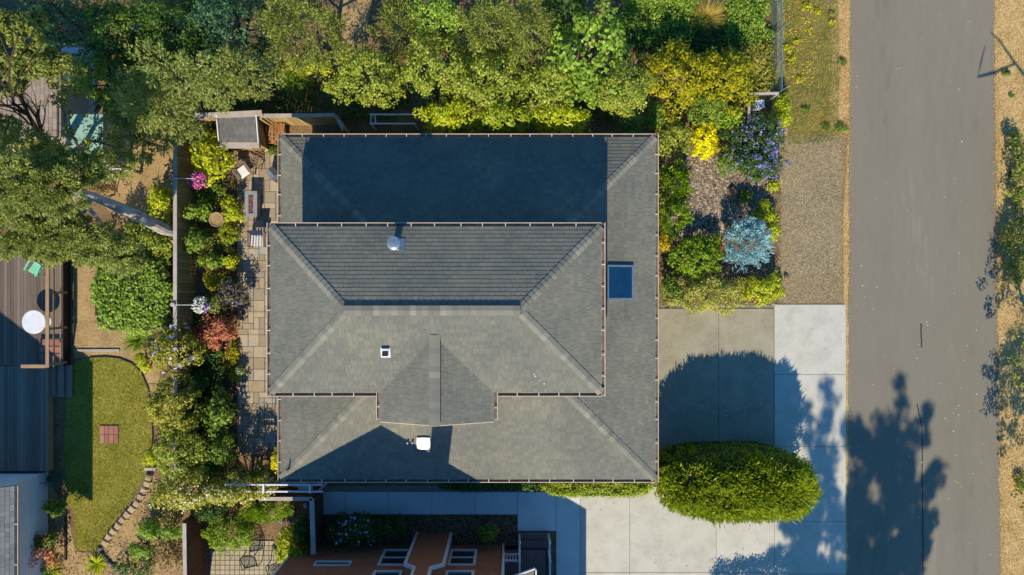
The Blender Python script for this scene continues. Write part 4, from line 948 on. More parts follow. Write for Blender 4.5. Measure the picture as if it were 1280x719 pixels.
# porch stairs
pr = thing('porch_steps', 'dark porch steps with white railings at the bottom edge', 'stairs', (1.0, -11.5, 0))
ex0, ex1 = W(651, 0, .2)[0], W(684, 0, .2)[0]
MB().box(ex0, ex1, -10.80, W(0, 664.5)[1], 0, .17).build('stair_tread', m_porch, pr); MB().box(ex0, ex1, -11.12, -10.803, 0, .34).build('stair_tread', m_porch, pr)
MB().box(ex0-.9, ex1, -14, -11.13, 0, .47).build('porch_frame', m_dark, pr)
bm_ = MB().box(.004, .096, -13.9, -11.125, .475, .505).mesh('board'); x = ex0-.85
while x < ex1-.09: link('board', bm_, m_porch, pr, (x-1.0, 11.5, 0)); x += .1
for x in (ex0-.06, ex1+.06):
    MB().box(x-.045, x+.045, -10.66, -10.57, 0, 1.0).build('newel_post', m_white, pr); MB().lathe([(.03, 0), (.06, .05), (.06, .09), (.01, .14)], (x, -10.61, 1.0), 10).build('newel_cap', m_white, pr)
    MB().slab([(x-.04, -10.67, .92), (x-.04, -11.2, 1.35), (x+.04, -11.2, 1.35), (x+.04, -10.67, .92)], .06).build('handrail', m_white, pr)
    MB().box(x-.045, x+.045, -11.30, -11.21, 0, 1.45).build('newel_post', m_white, pr); MB().box(x-.035, x+.035, -14, -11.303, 1.32, 1.38).build('handrail', m_white, pr)
MB().box(ex0-.66, ex0-.12, -11.29, -11.22, 1.28, 1.34).build('handrail', m_white, pr); MB().box(ex0-.66, ex0-.12, -11.29, -11.22, .6, .66).build('handrail', m_white, pr)
MB().box(ex0-.75, ex0-.66, -11.30, -11.21, 0, 1.45).build('newel_post', m_white, pr); MB().box(ex0-.74, ex0-.67, -14, -11.303, 1.32, 1.38).build('handrail', m_white, pr)
for i in range(4): x = ex0-.58+i*.12; MB().box(x-.02, x+.02, -11.27, -11.24, .662, 1.278).build('baluster', m_white, pr)

# ---------------------------------------------------------------- plants
NLEAF = 0
def plant(name, cat, label, px, py, H, rx, ry, leaf, L=.115, Wd=.065, k=1.05, mode='leaf', clump=.24, power=1.0, lumps=.34, flowers=(), gap=0.0, group=None, zc=None, rz=None, trunk=None, up=.55, low=-.25, dense=1.0, part='foliage', xy=None, nst=None, core=0):
    """px, py: centre of the crown in the photograph, rx, ry: its half width and height there, H: height of the top in metres"""
    global NLEAF
    zc = H*.55 if zc is None else zc; rz = H-zc if rz is None else rz
    zm = zc+rz*.45; kk = (CAMH-zm)/FPX; x, y = xy or W(px, py, zm); a, b = rx*kk, ry*kk
    bx, by = trunk or (x, y)
    t = thing(name, label, cat, (bx, by, 0), group=group)
    n = int(math.pi*a*b*3.6*k/(L*Wd*.5)); NLEAF += n
    a2, b2 = max(a-clump*.55, .08), max(b-clump*.55, .08)
    V, F = crown_leaves((x, y, zc), (a2, b2, rz), n, L, Wd, clump, dense, power, mode, lumps, low, gap=gap, up=up)
    npmesh(part, V, F, LM[leaf], t)
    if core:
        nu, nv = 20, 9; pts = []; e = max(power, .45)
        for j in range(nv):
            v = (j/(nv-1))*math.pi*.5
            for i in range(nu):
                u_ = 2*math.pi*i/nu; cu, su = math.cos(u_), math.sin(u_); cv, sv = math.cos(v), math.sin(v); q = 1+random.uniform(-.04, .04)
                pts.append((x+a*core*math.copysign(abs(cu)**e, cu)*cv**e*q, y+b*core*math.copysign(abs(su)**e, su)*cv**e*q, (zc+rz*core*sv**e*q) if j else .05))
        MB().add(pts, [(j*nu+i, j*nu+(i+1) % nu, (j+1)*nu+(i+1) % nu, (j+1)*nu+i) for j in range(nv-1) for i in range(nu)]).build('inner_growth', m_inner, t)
    for (fl, fn, fs) in flowers:
        V, F = crown_leaves((x, y, zc+.05), (a2+.03, b2+.03, rz+.03), fn, fs, fs*.8, clump*.5, .35, power, 'leaf', lumps, 0.0, up=.9)
        npmesh('flowers', V, F, FM[fl], t, kind='stuff')
    if H > 2.8:
        mb = MB(); rr = random.Random(int(px*7+py)); top = Vector((x, y, zc+rz*.4)); bs = Vector((bx, by, -.05)); pts = [bs.lerp(top, i/5)+Vector((rr.uniform(-.08, .08), rr.uniform(-.08, .08), 0))*(i > 0) for i in range(6)]
        r0 = .035*H**.75; mb.tube(pts, [r0*(1-.8*i/5) for i in range(6)], 7)
        for i in range(7):
            q = bs.lerp(top, rr.uniform(.45, .95)); an = rr.uniform(0, 6.28); limb(mb, q, (math.cos(an)*a, math.sin(an)*b, .5), min(a, b)*.9, r0*.35, 1, rr)
        mb.build('trunk', m_barkd, t)
    else:
        stems((x, y, 0), H, .018+.008*H, nst or 5, .5).build('stem', m_barkd, t)
    return t
LM['grass'] = LEAF('leaf_lawn', [(84, 112, 24), (140, 148, 44), (196, 180, 84), (222, 198, 122)], patch=.75, scale=.9)
def strap(label, px, py, h, n, length, wd, leaf, tilt=(.25, 1.25), arch=.6, cat='plant', name='strap_leaved_plant', group=None):
    x, y = W(px, py, h*.5); t = thing(name, label, cat, (x, y, 0), group=group)
    V, F = blades((x, y, .03), n, length, wd, tilt, arch); npmesh('leaves', V, F, LM[leaf], t); return t

T = 'tree'; B = 'shrub'
# --- tree belt north of the house
conif = dict(L=.125, Wd=.042, mode='needle', clump=.22, k=.95)
plant('tree', T, 'dark bluish evergreen in the top left corner', 75, 20, 7.5, 62, 45, 'blueg', gap=.2, k=.8, lumps=.35)
plant('tree', T, 'sunlit yellow green tree right of the bluish evergreen at the top left', 146, 30, 6.0, 38, 44, 'mid', gap=.15, lumps=.35)
plant('tree', T, 'dark leaved tree in the shade at the top between two lit crowns', 212, 30, 5.5, 48, 45, 'deep', gap=.1, lumps=.3)
plant('tree', T, 'bushy blue green tree at the top, left of the olive pine', 285, 28, 6.5, 48, 46, 'blueg', gap=.1, lumps=.3)
plant('tree', T, 'loose leaved light green tree above the mint shed', 130, 95, 5.0, 38, 42, 'mid', gap=.25, lumps=.35)
plant('pine_tree', T, 'olive pine bough reaching out above the left end of the north fence', 226, 100, 6.5, 66, 30, 'conif', **conif, lumps=.4)
plant('pine_tree', T, 'lower olive pine bough hanging over the fence corner', 190, 140, 5.6, 48, 34, 'conif', **conif, lumps=.4)
plant('pine_tree', T, 'olive green conifer left of the spiky grass clump', 300, 86, 5.5, 36, 34, 'conif', **conif, lumps=.3)
plant('pine_tree', T, 'broad dusty olive conifer at the top left of centre', 372, 36, 6.2, 56, 44, 'olive', **conif, lumps=.3)
strap('large bright spiky grass clump below the dusty conifer', 363, 92, 1.8, 240, 1.15, .035, 'lime')
plant('shrub', B, 'small yellow green shrub right of the spiky grass clump', 396, 82, 1.4, 17, 14, 'lime', L=.15)
plant('tree', T, 'rounded yellow green tree standing left above the rail frame', 458, 92, 4.2, 48, 38, 'yolive', lumps=.3)
plant('conifer_tree', T, 'spiky dark olive conifer at the top beside the bare earth strip', 497, 30, 5.0, 34, 40, 'olive', L=.22, Wd=.045, mode='tuft', clump=.2, k=.7, gap=.15)
plant('tree', T, 'bright fresh green tree at the very top left of centre', 547, 20, 5.2, 44, 26, 'bright')
plant('tree', T, 'wide olive green tree above the bright hedge left end', 545, 78, 5.0, 46, 44, 'yolive', lumps=.32)
plant('tree', T, 'olive tree in the middle of the northern tree belt', 610, 92, 4.6, 48, 46, 'yolive', lumps=.32)
plant('pine_tree', T, 'brownish olive conifer at the top centre', 612, 28, 5.8, 36, 36, 'olive', **conif)
plant('pine_tree', T, 'olive conifer at the top just left of the bright maple', 662, 36, 6.0, 34, 42, 'olive', **conif)
plant('maple_tree', T, 'large bright green maple with star shaped clumps north of the house', 736, 62, 5.2, 54, 56, 'bright', L=.17, Wd=.12, lumps=.42, clump=.24)
plant('tree', T, 'small dark leaved tree behind the bright maple at the top', 705, 10, 4.2, 40, 22, 'deep')
plant('tree', T, 'olive tree below the bright maple on its left', 682, 108, 4.3, 40, 32, 'yolive', lumps=.3)
plant('tree', T, 'olive yellow tree overhanging the shade right below the bright maple', 778, 112, 4.3, 42, 28, 'yolive', lumps=.3)
plant('shrub', B, 'left of the two bright green shrubs in the hedge against the north eave', 562, 144, 3.5, 42, 20, 'lime', lumps=.3)
plant('shrub', B, 'bright green shrub in the middle of the hedge along the north eave', 630, 146, 3.5, 42, 20, 'hedge', lumps=.3)
plant('shrub', B, 'rightmost bright green shrub of the hedge along the north eave', 702, 147, 3.4, 42, 18, 'lime', lumps=.3)
plant('shrub', B, 'small dark green shrub near the north east roof corner', 788, 153, 1.5, 20, 14, 'mid', L=.1, Wd=.05)
plant('barberry', B, 'left part of the big golden orange shrub mass above the yellow bush', 850, 92, 2.7, 46, 42, 'goldg', L=.11, Wd=.07, clump=.2, lumps=.3)
plant('barberry', B, 'right part of the big golden orange shrub mass by the wooden frame', 908, 98, 2.5, 40, 40, 'goldg', L=.11, Wd=.07, clump=.2, lumps=.3)
plant('shrub', B, 'fresh green shrub between the golden shrub mass and yellow bush', 888, 132, 2.0, 32, 20, 'mid', L=.12)
plant('shrub', B, 'yellow green shrub left of the white meter box', 915, 146, 1.6, 18, 16, 'arb', L=.12)
plant('ground_cover', 'ground cover', 'bright green ground cover at the top between maple and grass clump', 826, 18, .5, 54, 34, 'bright', L=.1, power=.7)
plant('ground_cover', 'ground cover', 'bright green ground cover at the top right of the golden grass clump', 930, 22, .5, 32, 40, 'bright', L=.1, power=.7)
plant('ground_cover', 'ground cover', 'dark low greenery standing in for shadow between the maple and the golden shrubs', 850, 52, .4, 100, 22, 'deep', L=.1, power=.7)  # dark leaves put in for the shadow between the crowns
plant('ground_cover', 'ground cover', 'weedy greenery right beside the chain link fence foot', 950, 84, .6, 18, 34, 'grass', L=.1, power=.7)
strap('golden ornamental grass clump at the top right of the maple', 887, 18, 1.5, 700, 1.05, .016, 'straw', tilt=(.1, 1.2), name='ornamental_grass', cat='grass clump')
strap('short golden green grass clump next to the chain link fence', 951, 98, .7, 300, .6, .014, 'lime', tilt=(.1, 1.2), name='ornamental_grass', cat='grass clump')
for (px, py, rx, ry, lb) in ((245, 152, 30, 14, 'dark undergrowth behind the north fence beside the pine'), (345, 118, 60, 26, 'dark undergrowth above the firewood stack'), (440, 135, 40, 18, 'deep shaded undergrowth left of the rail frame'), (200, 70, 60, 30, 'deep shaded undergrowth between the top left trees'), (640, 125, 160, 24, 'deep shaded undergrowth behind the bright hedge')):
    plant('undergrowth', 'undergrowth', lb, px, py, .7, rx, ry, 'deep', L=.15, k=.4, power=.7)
# --- north west
lp = Vector((*W(222, 290, .0), 0)); 
tr = thing('pine_tree', 'tall pine with thick grey trunk and wide crown over the left deck', T, (-13.95, 2.3, 0))
tp = [Vector((-13.95, 2.3, -.1)), Vector((-14.04, 2.36, 2)), Vector((-14.06, 2.72, 4)), Vector((-14.18, 2.9, 5)), Vector((-14.25, 3.1, 6.3)), Vector((-14.3, 3.2, 7.6))]
mb = MB().tube(tp, [.25, .24, .22, .19, .14, .07], 12)
rr = random.Random(5)
for (px, py, h) in ((60, 235, 7.5), (30, 300, 6.5), (110, 300, 6), (90, 215, 8), (150, 310, 5.2), (10, 240, 7), (70, 320, 6)):
    e = Vector((*W(px, py, h-.5), h-.6)); s0 = tp[4].lerp(tp[5], rr.random()); mb.tube([s0, s0.lerp(e, .5), e], [.09, .06, .02], 6)
mb.build('trunk', m_bark, tr)
Vs, Fs, nn = [], [], 0
for (px, py, h, r1, r2, n) in ((45, 235, 8.3, 60, 34, 9000), (25, 290, 7.2, 46, 32, 7000), (80, 290, 6.6, 42, 34, 6500), (92, 208, 7.6, 38, 22, 4000), (124, 308, 5.6, 30, 24, 3600), (74, 316, 5.8, 30, 12, 2200), (8, 225, 8.6, 44, 34, 4800), (150, 345-25, 4.6, 26, 20, 2400), (20, 180, 7.4, 40, 22, 1800)):
    x, y = W(px, py, h); kk = (CAMH-h)/FPX
    V, F = crown_leaves((x, y, h), (r1*kk, r2*kk, .7), int(n*1.6), .125, .042, .22, .8, 1, 'needle', .4, -.4); Vs.append(V); Fs.append(F+nn); nn += len(V)
npmesh('crown', np.concatenate(Vs), np.concatenate(Fs), LM['conif'], tr)
t2 = thing('bare_limbed_tree', 'tree with dark spreading bare limbs above the tan outbuilding roof', T, (*W(78, 205, 0), 0))
mb = MB(); bs = Vector((*W(78, 205, 0), -.1)); c1 = Vector((*W(58, 190, 4.5), 4.5)); mb.tube([bs, bs.lerp(c1, .5), c1], [.2, .17, .13], 8)
for (px, py, h, r0) in ((22, 128, 7.5, .1), (34, 105, 7.5, .08), (4, 150, 7, .07), (70, 120, 6.5, .06), (0, 180, 6, .08), (60, 100, 7.5, .06), (14, 215, 6, .06)):
    e = Vector((*W(px, py, h), h)); limb(mb, c1, e-c1, (e-c1).length, r0, 2, rr, .5)
mb.build('trunk', m_barkd, t2)
Vs, Fs, nn = [], [], 0
for (px, py, h, r1, r2, n) in ((18, 50, 8.2, 36, 34, 4200), (12, 95, 7.6, 30, 20, 2600), (52, 80, 7.4, 34, 16, 2200), (6, 160, 7.2, 16, 14, 500), (84, 100, 6.6, 18, 26, 900), (62, 182, 6, 30, 8, 500)):
    x, y = W(px, py, h); kk = (CAMH-h)/FPX
    V, F = crown_leaves((x, y, h), (r1*kk, r2*kk, .6), int(n*1.5), .13, .06, .2, .7, 1, 'leaf', .4, -.4); Vs.append(V); Fs.append(F+nn); nn += len(V)
npmesh('crown', np.concatenate(Vs), np.concatenate(Fs), LM['olive'], t2)
t3 = thing('bare_limbed_tree', 'forked bare brown tree growing in front of the mint panel shed', T, (*W(100, 205, 0), 0))
mb = MB(); bs = Vector((*W(104, 206, 0), -.1)); c1 = Vector((*W(98, 184, 3), 3)); mb.tube([bs, bs.lerp(c1, .5), c1], [.14, .11, .09], 8)
for (px, py, h, r0) in ((134, 150, 4.2, .07), (84, 150, 4.5, .05), (104, 148, 4.5, .04)):
    e = Vector((*W(px, py, h), h)); limb(mb, c1, e-c1, (e-c1).length, r0, 1, rr, .4)
mb.build('trunk', m_barkd, t3)
V, F = crown_leaves((*W(106, 172, 4.3), 4.3), (.8, .9, .5), 300, .13, .07, .2, .5, 1, 'leaf', .4, -.5); npmesh('crown', V, F, LM['olive'], t3)
plant('tree', T, 'thin yellow green tree with brown twigs left of the fence corner', 158, 168, 4.0, 34, 36, 'conif', gap=.3, lumps=.4, k=.8, mode='needle', L=.15, Wd=.05)
plant('tree', T, 'scrubby tree between mint shed and the dirt patch', 136, 204, 3.2, 30, 22, 'conif', gap=.35, lumps=.4, k=.8, mode='needle', L=.15, Wd=.05)
for (px, py, rx, ry, lb) in ((130, 238, 22, 10, 'low scrub left of the grey pine trunk'), (30, 200, 40, 16, 'reddish dry scrub at the left edge under the pine')):
    plant('scrub', B, lb, px, py, 1.2, rx, ry, 'brownt', k=.6)
# --- between deck and fence
plant('shrub', B, 'yellow green shrub above the grey trunk against the fence', 200, 254, 1.6, 19, 20, 'lime', L=.15, Wd=.08)
plant('shrub', B, 'yellow green shrub with brown twigs below the grey trunk', 186, 300, 1.9, 34, 30, 'yolive', L=.14, gap=.1)
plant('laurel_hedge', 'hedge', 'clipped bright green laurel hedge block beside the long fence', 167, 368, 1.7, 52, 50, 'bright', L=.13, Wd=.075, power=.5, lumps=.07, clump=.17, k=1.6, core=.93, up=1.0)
plant('shrub', B, 'olive shrub joining the pine shade and the laurel hedge', 140, 312, 2.0, 26, 22, 'conif', L=.14)
strap('green strap leaved clump below the laurel hedge', 166, 427, .9, 190, .75, .035, 'bright')
plant('shrub', B, 'small round yellow green shrub below the strap leaved clump', 179, 454, .8, 12, 12, 'lime', L=.1, Wd=.05)
plant('flowering_vine', 'vine', 'fence vine with lilac clematis flowers beside the lawn', 217, 436, 2.4, 29, 36, 'vine', flowers=(('lilac', 60, .17),), lumps=.3)
plant('flowering_vine', 'vine', 'thick yellow green vine over the fence right of the lawn', 216, 510, 2.6, 33, 44, 'vine', lumps=.3)
plant('flowering_vine', 'vine', 'golden tinted vine over the fence above the stone edging', 221, 566, 2.6, 34, 34, 'yolive', lumps=.3, L=.11)
plant('jasmine', 'vine', 'cream flowered climber where the fence meets the rail arbour', 228, 616, 2.5, 40, 28, 'vine', flowers=(('cream', 420, .07),), lumps=.3)
plant('jasmine', 'vine', 'cream flowered climber growing along the white arbour rails', 292, 616, 2.5, 52, 17, 'vine', flowers=(('cream', 300, .07),), lumps=.2)
plant('cedar_shrub', B, 'low feathery green shrub reaching left from the lower fence', 203, 664, 1.1, 42, 12, 'bright', L=.11, Wd=.05)
plant('shrub', B, 'small fresh green bush in the dry bed below the stone blocks', 174, 690, .9, 14, 13, 'bright', L=.1)
plant('cedar_shrub', B, 'feathery green shrub right of the lower fence top', 284, 668, 1.5, 33, 24, 'arb', L=.11, Wd=.05)
plant('shrub', B, 'dark shaded shrub below the arbour climber', 262, 640, 1.5, 26, 14, 'deep')
plant('cedar_shrub', B, 'feathery yellow green shrub along the dark red brown fence', 330, 640, 1.3, 36, 15, 'arb', L=.12, Wd=.04, mode='needle')
plant('shrub', B, 'bright yellow green shrub at the corner of the rust brown house', 361, 684, 1.3, 20, 28, 'lime', L=.13)
plant('shrub', B, 'dark green shrub in the corner of the dark red brown fence', 377, 665, 1.4, 11, 20, 'deep', L=.12)
strap('lime fern at the foot of the stone edging', 118, 708, .5, 110, .55, .05, 'lime', tilt=(.6, 1.4), name='fern', cat='fern')
strap('lime fern at the bottom edge under the white house eave', 62, 716, .5, 110, .55, .05, 'lime', tilt=(.6, 1.4), name='fern', cat='fern')
plant('shrub', B, 'round dark green shrub against the white house wall', 66, 636, .9, 14, 13, 'mid', L=.11)
plant('shrub', B, 'leggy reddish green shrub at the foot of the white house wall', 42, 692, 1.2, 26, 26, 'red', L=.12, gap=.2, k=.6)
plant('shrub', B, 'dusty dark shrub above the reddish one by the white wall', 46, 676, .9, 22, 14, 'mid', L=.1, gap=.2)
plant('shrub', B, 'tiny green tuft in the dry bed left of the climber', 196, 624, .3, 6, 5, 'bright', L=.08)
plant('shrub', B, 'tiny green tuft at the left edge of the lawn shade', 101, 618, .35, 7, 5, 'mid', L=.08)
plant('shrub', B, 'lime strap shrub poking out left of the golden vine', 190, 572, 1.0, 9, 14, 'lime', L=.16, Wd=.04)
# --- patio bed
plant('shrub', B, 'bright yellow green shrub beside the storage shed', 262, 196, 2.0, 27, 34, 'lime', L=.17, Wd=.08, lumps=.3)
plant('shrub', B, 'leafy green shrub left of the bird bath', 245, 264, 1.5, 16, 16, 'bright', L=.13)
plant('shrub', B, 'green shrub by the fence below the bird bath', 243, 300, 1.5, 16, 16, 'mid', L=.13)
plant('shrub', B, 'yellow green shrub between bird bath and fire table', 287, 262, 1.0, 15, 18, 'lime', L=.1)
plant('shrub', B, 'dense golden mound by the flagstone edge', 286, 293, .7, 14, 13, 'hedge', L=.07, Wd=.04, clump=.12)
plant('shrub', B, 'low brown seed head clump below the golden mound', 283, 312, .4, 11, 8, 'brownt', L=.08)
plant('shrub', B, 'small bright shrub at the flagstone edge below the golden mound', 288, 327, .8, 10, 10, 'lime', L=.1)
plant('shrub', B, 'star shaped bright green shrub in the bed middle', 260, 328, 1.1, 18, 10, 'bright', L=.13)
plant('shrub', B, 'dark mixed shrub with yellow flecks in the bed', 266, 348, 1.0, 16, 14, 'goldg', L=.09, gap=.2, k=.7)
plant('shrub', B, 'dark green shrub with lilac flowers overhanging the flagstones', 290, 370, 1.2, 20, 20, 'purple', L=.11, flowers=(('violet', 60, .08), ('lilac', 30, .07)), gap=.1)
plant('shrub', B, 'dark olive shrub right of the white hanging basket', 272, 380, 1.1, 16, 14, 'olive', L=.1)
plant('photinia', B, 'coral red leaved shrub in the bed under the white basket', 268, 415, 1.4, 27, 24, 'red', L=.12, flowers=(('coral', 40, .13),))
plant('ground_cover', 'ground cover', 'olive ground cover along the lower flagstone edge', 290, 456, .4, 10, 30, 'goldg', L=.07, k=.7)
plant('shrub', B, 'bright green leafy shrub beside the shaded patio end', 271, 520, 1.6, 22, 32, 'mid', L=.16, Wd=.1, gap=.15)
plant('shrub', B, 'green shrub with pale leaf tips below the leafy shrub', 276, 566, 1.6, 20, 24, 'mid', L=.12)
plant('shrub', B, 'dark shaded shrub in the lower bed by the fence', 246, 490, 1.1, 14, 28, 'deep', L=.12)
plant('shrub', B, 'shaded deep green shrub filling the lower bed corner', 254, 580, 1.2, 22, 26, 'deep', L=.12)
plant('shrub', B, 'dim olive shrub behind the arbour rails', 316, 592, 1.3, 38, 12, 'olive', L=.1)
plant('shrub', B, 'low shaded green clump left of the arbour end', 262, 438, .7, 18, 12, 'deep', L=.12)
plant('shrub', B, 'narrow yellow climbing shrub against the west wall', 345, 577, 2.2, 5, 17, 'yellow', L=.08, clump=.1)
for (px, py, rx, ry, lf, lb) in ((262, 240, 26, 20, 'mid', 'tangled low growth above the bird bath'), (266, 312, 26, 22, 'olive', 'tangled low growth in the middle of the patio bed'), (262, 395, 24, 18, 'mid', 'tangled low growth under the white basket'), (262, 470, 22, 30, 'deep', 'tangled low growth in the shaded lower bed')):
    plant('ground_cover', 'ground cover', lb, px, py, .45, rx, ry, lf, L=.1, k=.55, power=.7, lumps=.5, gap=.1)
plant('shrub', B, 'dim shrub filling the gap beyond the north east roof corner', 822, 142, 1.4, 14, 18, 'mid', L=.1)
# --- east garden
plant('shrub', B, 'mixed yellow and brown green shrub beside the roof corner', 843, 172, 1.5, 24, 24, 'yolive', L=.1)
plant('shrub', B, 'low brown leaved shrub above the mixed one at the roof corner', 842, 153, .9, 18, 10, 'brownt', L=.1)
plant('golden_shrub', B, 'brilliant yellow shrub beside the blue flowered shrub', 882, 174, 1.1, 20, 25, 'yellow', L=.09, Wd=.06, clump=.13)
plant('ceanothus', B, 'upper blue flowered ceanothus by the wooden frame', 948, 172, 1.9, 36, 28, 'deep', L=.09, Wd=.05, flowers=(('blue', 380, .085),), gap=.1)
plant('ceanothus', B, 'lower blue flowered ceanothus next to the gravel strip', 950, 204, 1.8, 32, 24, 'deep', L=.09, Wd=.05, flowers=(('blue', 620, .09),), gap=.1)
plant('shrub', B, 'mixed green shrub left of the ceanothus with few blooms', 912, 200, 1.2, 18, 20, 'mid', L=.09, flowers=(('blue', 60, .08),), gap=.2)
plant('cypress_shrub', B, 'upper green feathery conifer shrub against the east wall', 845, 230, 1.9, 24, 26, 'arb', L=.15, Wd=.045, mode='tuft', clump=.16, lumps=.3, k=1.2)
plant('cypress_shrub', B, 'lower green feathery conifer shrub against the east wall', 843, 268, 1.8, 22, 24, 'arb', L=.15, Wd=.045, mode='tuft', clump=.16, lumps=.3, k=1.2)
plant('shrub', B, 'rounded grass green shrub left of the silver blue spruce', 874, 320, 1.3, 34, 30, 'arb', L=.1, Wd=.06, clump=.16)
plant('blue_spruce', T, 'silver blue spruce in the east garden', 937, 304, 1.8, 31, 33, 'silver', L=.16, Wd=.035, mode='tuft', clump=.15, k=1.3)
plant('shrub', B, 'variegated cream and green shrub at the driveway edge', 888, 369, 1.2, 44, 23, 'varieg', L=.09, Wd=.05, clump=.16, power=.7)
plant('shrub', B, 'dark green shrub at the house corner of the driveway', 840, 364, 1.2, 15, 20, 'mid', L=.11)
plant('shrub', B, 'lime green shrub beside the gravel at the driveway corner', 952, 362, 1.0, 30, 19, 'lime', L=.1)
plant('shrub', B, 'small golden tuft against the east wall above the driveway', 831, 303, .8, 8, 13, 'gold', L=.08, clump=.1)
plant('shrub', B, 'small yellow green tuft in the pebbles above the blue spruce', 958, 267, .7, 14, 14, 'lime', L=.09)
plant('shrub', B, 'tiny green tuft beside the flat brown rock', 933, 246, .4, 8, 7, 'mid', L=.08)
plant('shrub', B, 'weedy tuft below the ceanothus at the gravel edge', 968, 232, .4, 8, 6, 'lime', L=.08)
plant('shrub', B, 'low green tuft right of the blue spruce', 967, 285, .8, 8, 18, 'lime', L=.09)
strap('coral red spiky flowers left of the blue spruce', 903, 306, .5, 40, .4, .03, 'red', name='red_flower_spikes', cat='flowers')
plant('shrub', B, 'green shrub below the wooden frame beside the dry verge', 978, 140, 1.0, 13, 22, 'lime', L=.1)
for (px, py, r, lb) in ((917, 242, .3, 'large flat brown rock in the pebble bed'), (930, 214, .26, 'upright brown rock touching the ceanothus'), (842, 200, .24, 'pale brown rock beside the feathery conifer shrub'), (984, 347, .15, 'small pale rock at the corner of the gravel strip')):
    x, y = W(px, py, .2); tag(MB().rock((x, y, .08), r, .7, px, 3).build('rock', m_rock), lb, 'rock')
# --- hedges by the driveway
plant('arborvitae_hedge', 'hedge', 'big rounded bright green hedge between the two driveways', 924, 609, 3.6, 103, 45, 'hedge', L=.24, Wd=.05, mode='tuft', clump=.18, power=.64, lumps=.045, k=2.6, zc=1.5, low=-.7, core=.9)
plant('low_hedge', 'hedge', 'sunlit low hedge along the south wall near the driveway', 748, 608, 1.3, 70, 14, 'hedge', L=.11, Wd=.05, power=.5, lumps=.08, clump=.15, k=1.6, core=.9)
plant('low_hedge', 'hedge', 'shade-coloured low hedge continuing under the south eave', 615, 606, .9, 66, 9, 'deep', L=.11, Wd=.05, power=.5, lumps=.1, clump=.15, core=.9)  # same hedge in darker leaf colour, painting in its shade
plant('rhododendron', B, 'shaded rhododendron with pale lilac blooms by the walkway', 448, 664, 1.5, 38, 20, 'deep', L=.15, flowers=(('lilac', 110, .12),))
plant('rhododendron', B, 'dark bloomless part of the shrub bed right of the lilac blooms', 486, 660, 1.2, 22, 14, 'deep', L=.14)
plant('shrub', B, 'small green shrub in the shade beside the white downspout', 611, 668, 1.0, 13, 13, 'mid', L=.12)
# --- east verge
plant('shrub', B, 'straggly green shrub at the upper right edge', 1276, 215, 1.0, 17, 44, 'olive', gap=.15, lumps=.45, k=.8, L=.1)
plant('shrub', B, 'straggly green shrub below the other at the right edge', 1277, 305, 1.1, 19, 46, 'olive', gap=.15, lumps=.45, k=.8, L=.1)
plant('tree', T, 'tree just outside the right edge whose shade touches the road', 1326, 452, 5.0, 32, 38, 'olive', gap=.25, lumps=.5, k=.8, trunk=(23.0, -3.2))
plant('tree', T, 'tree just outside the right edge that darkens the dry grass', 1352, 640, 5.4, 46, 52, 'olive', gap=.1, lumps=.4, k=.9, trunk=(23.6, -8.6))
plant('scrub', B, 'small green scrub in the dry grass at the lower right edge', 1276, 605, .35, 9, 14, 'grass', L=.08)
# trees standing beyond the lower edge whose shade falls on drive and road
def offtree(label, x, y, zc, rad, n, gap, k=1, seed=1, mode='leaf'):
    t = thing('tree', label, T, (x, y, 0)); rr = random.Random(seed)
    mb = MB(); mb.tube([(x, y, -.1), (x+.1, y, zc*.5), (x, y+.1, zc+rad[2]*.7)], [.26, .2, .05], 8)
    Vs, Fs, nn = [], [], 0
    for i in range(n):               # leafy boughs with air between them
        a = rr.uniform(0, 6.283); el = rr.uniform(-.5, 1.0); d = Vector((math.cos(a), math.sin(a), el)).normalized()
        s0 = Vector((x, y, zc+rr.uniform(-.9, .5)*rad[2])); e = s0+Vector((d.x*rad[0], d.y*rad[1], d.z*rad[2]*.5))*rr.uniform(.65, 1.0)
        mb.tube([s0, s0.lerp(e, .6)+Vector((0, 0, .2)), e], [.06, .04, .015], 5)
        for q in (.3, .5, .68, .85, 1.0):
            if rr.random() < .18: continue
            c_ = s0.lerp(e, q)+Vector((rr.gauss(0, .14), rr.gauss(0, .14), .1)); ext = rr.uniform(.2, .42)*(1.15-.4*q)
            V, F = crown_leaves(c_, (ext, ext*1.3, .3), int(170*k), .2, .1, .19, .9, 1, mode, .4, -1); Vs.append(V); Fs.append(F+nn); nn += len(V)
    mb.build('trunk', m_barkd, t); npmesh('crown', np.concatenate(Vs), np.concatenate(Fs), LM['olive'], t)
offtree('tall loose tree beyond the lower edge that shades the road', 13.7, -28.0, 15.2, (2.7, 4.6, 3.2), 44, 0, seed=6)
offtree('tall tree beyond the lower edge that shades the pale driveway', 10.9, -27.0, 14.0, (2.3, 3.8, 3.2), 19, 0, seed=12)
plant('clipped_hedge', 'hedge', 'clipped hedge beyond the lower edge beside the driveway', 0, 0, 2.2, 90, 26, 'hedge', xy=(11.0, -14.6), power=.5, lumps=.06)
tb = thing('dead_tree', 'bare dead tree beyond the right edge whose twigs shade the road top', T, (24.2, .4, 0))
def G(px, py, h): x, y = W(px, py); return (x-.165*h, y-1.21*h, h)
mb = MB().tube([(24.2, .4, 0), (23.4, 1.0, 4), G(1300, 120, 6.2)], [.16, .1, .06], 7)
mb.tube([G(1300, 120, 6.2), G(1268, 78, 6.6), G(1250, 52, 6.8), G(1238, 40, 7)], [.06, .05, .04, .02], 5)
mb.tube([G(1268, 80, 6.6), G(1245, 90, 6.4), G(1222, 96, 6.4), G(1226, 78, 6.6), G(1231, 58, 6.9)], [.04, .06, .045, .035, .02], 5)
mb.build('trunk', m_barkd, tb)
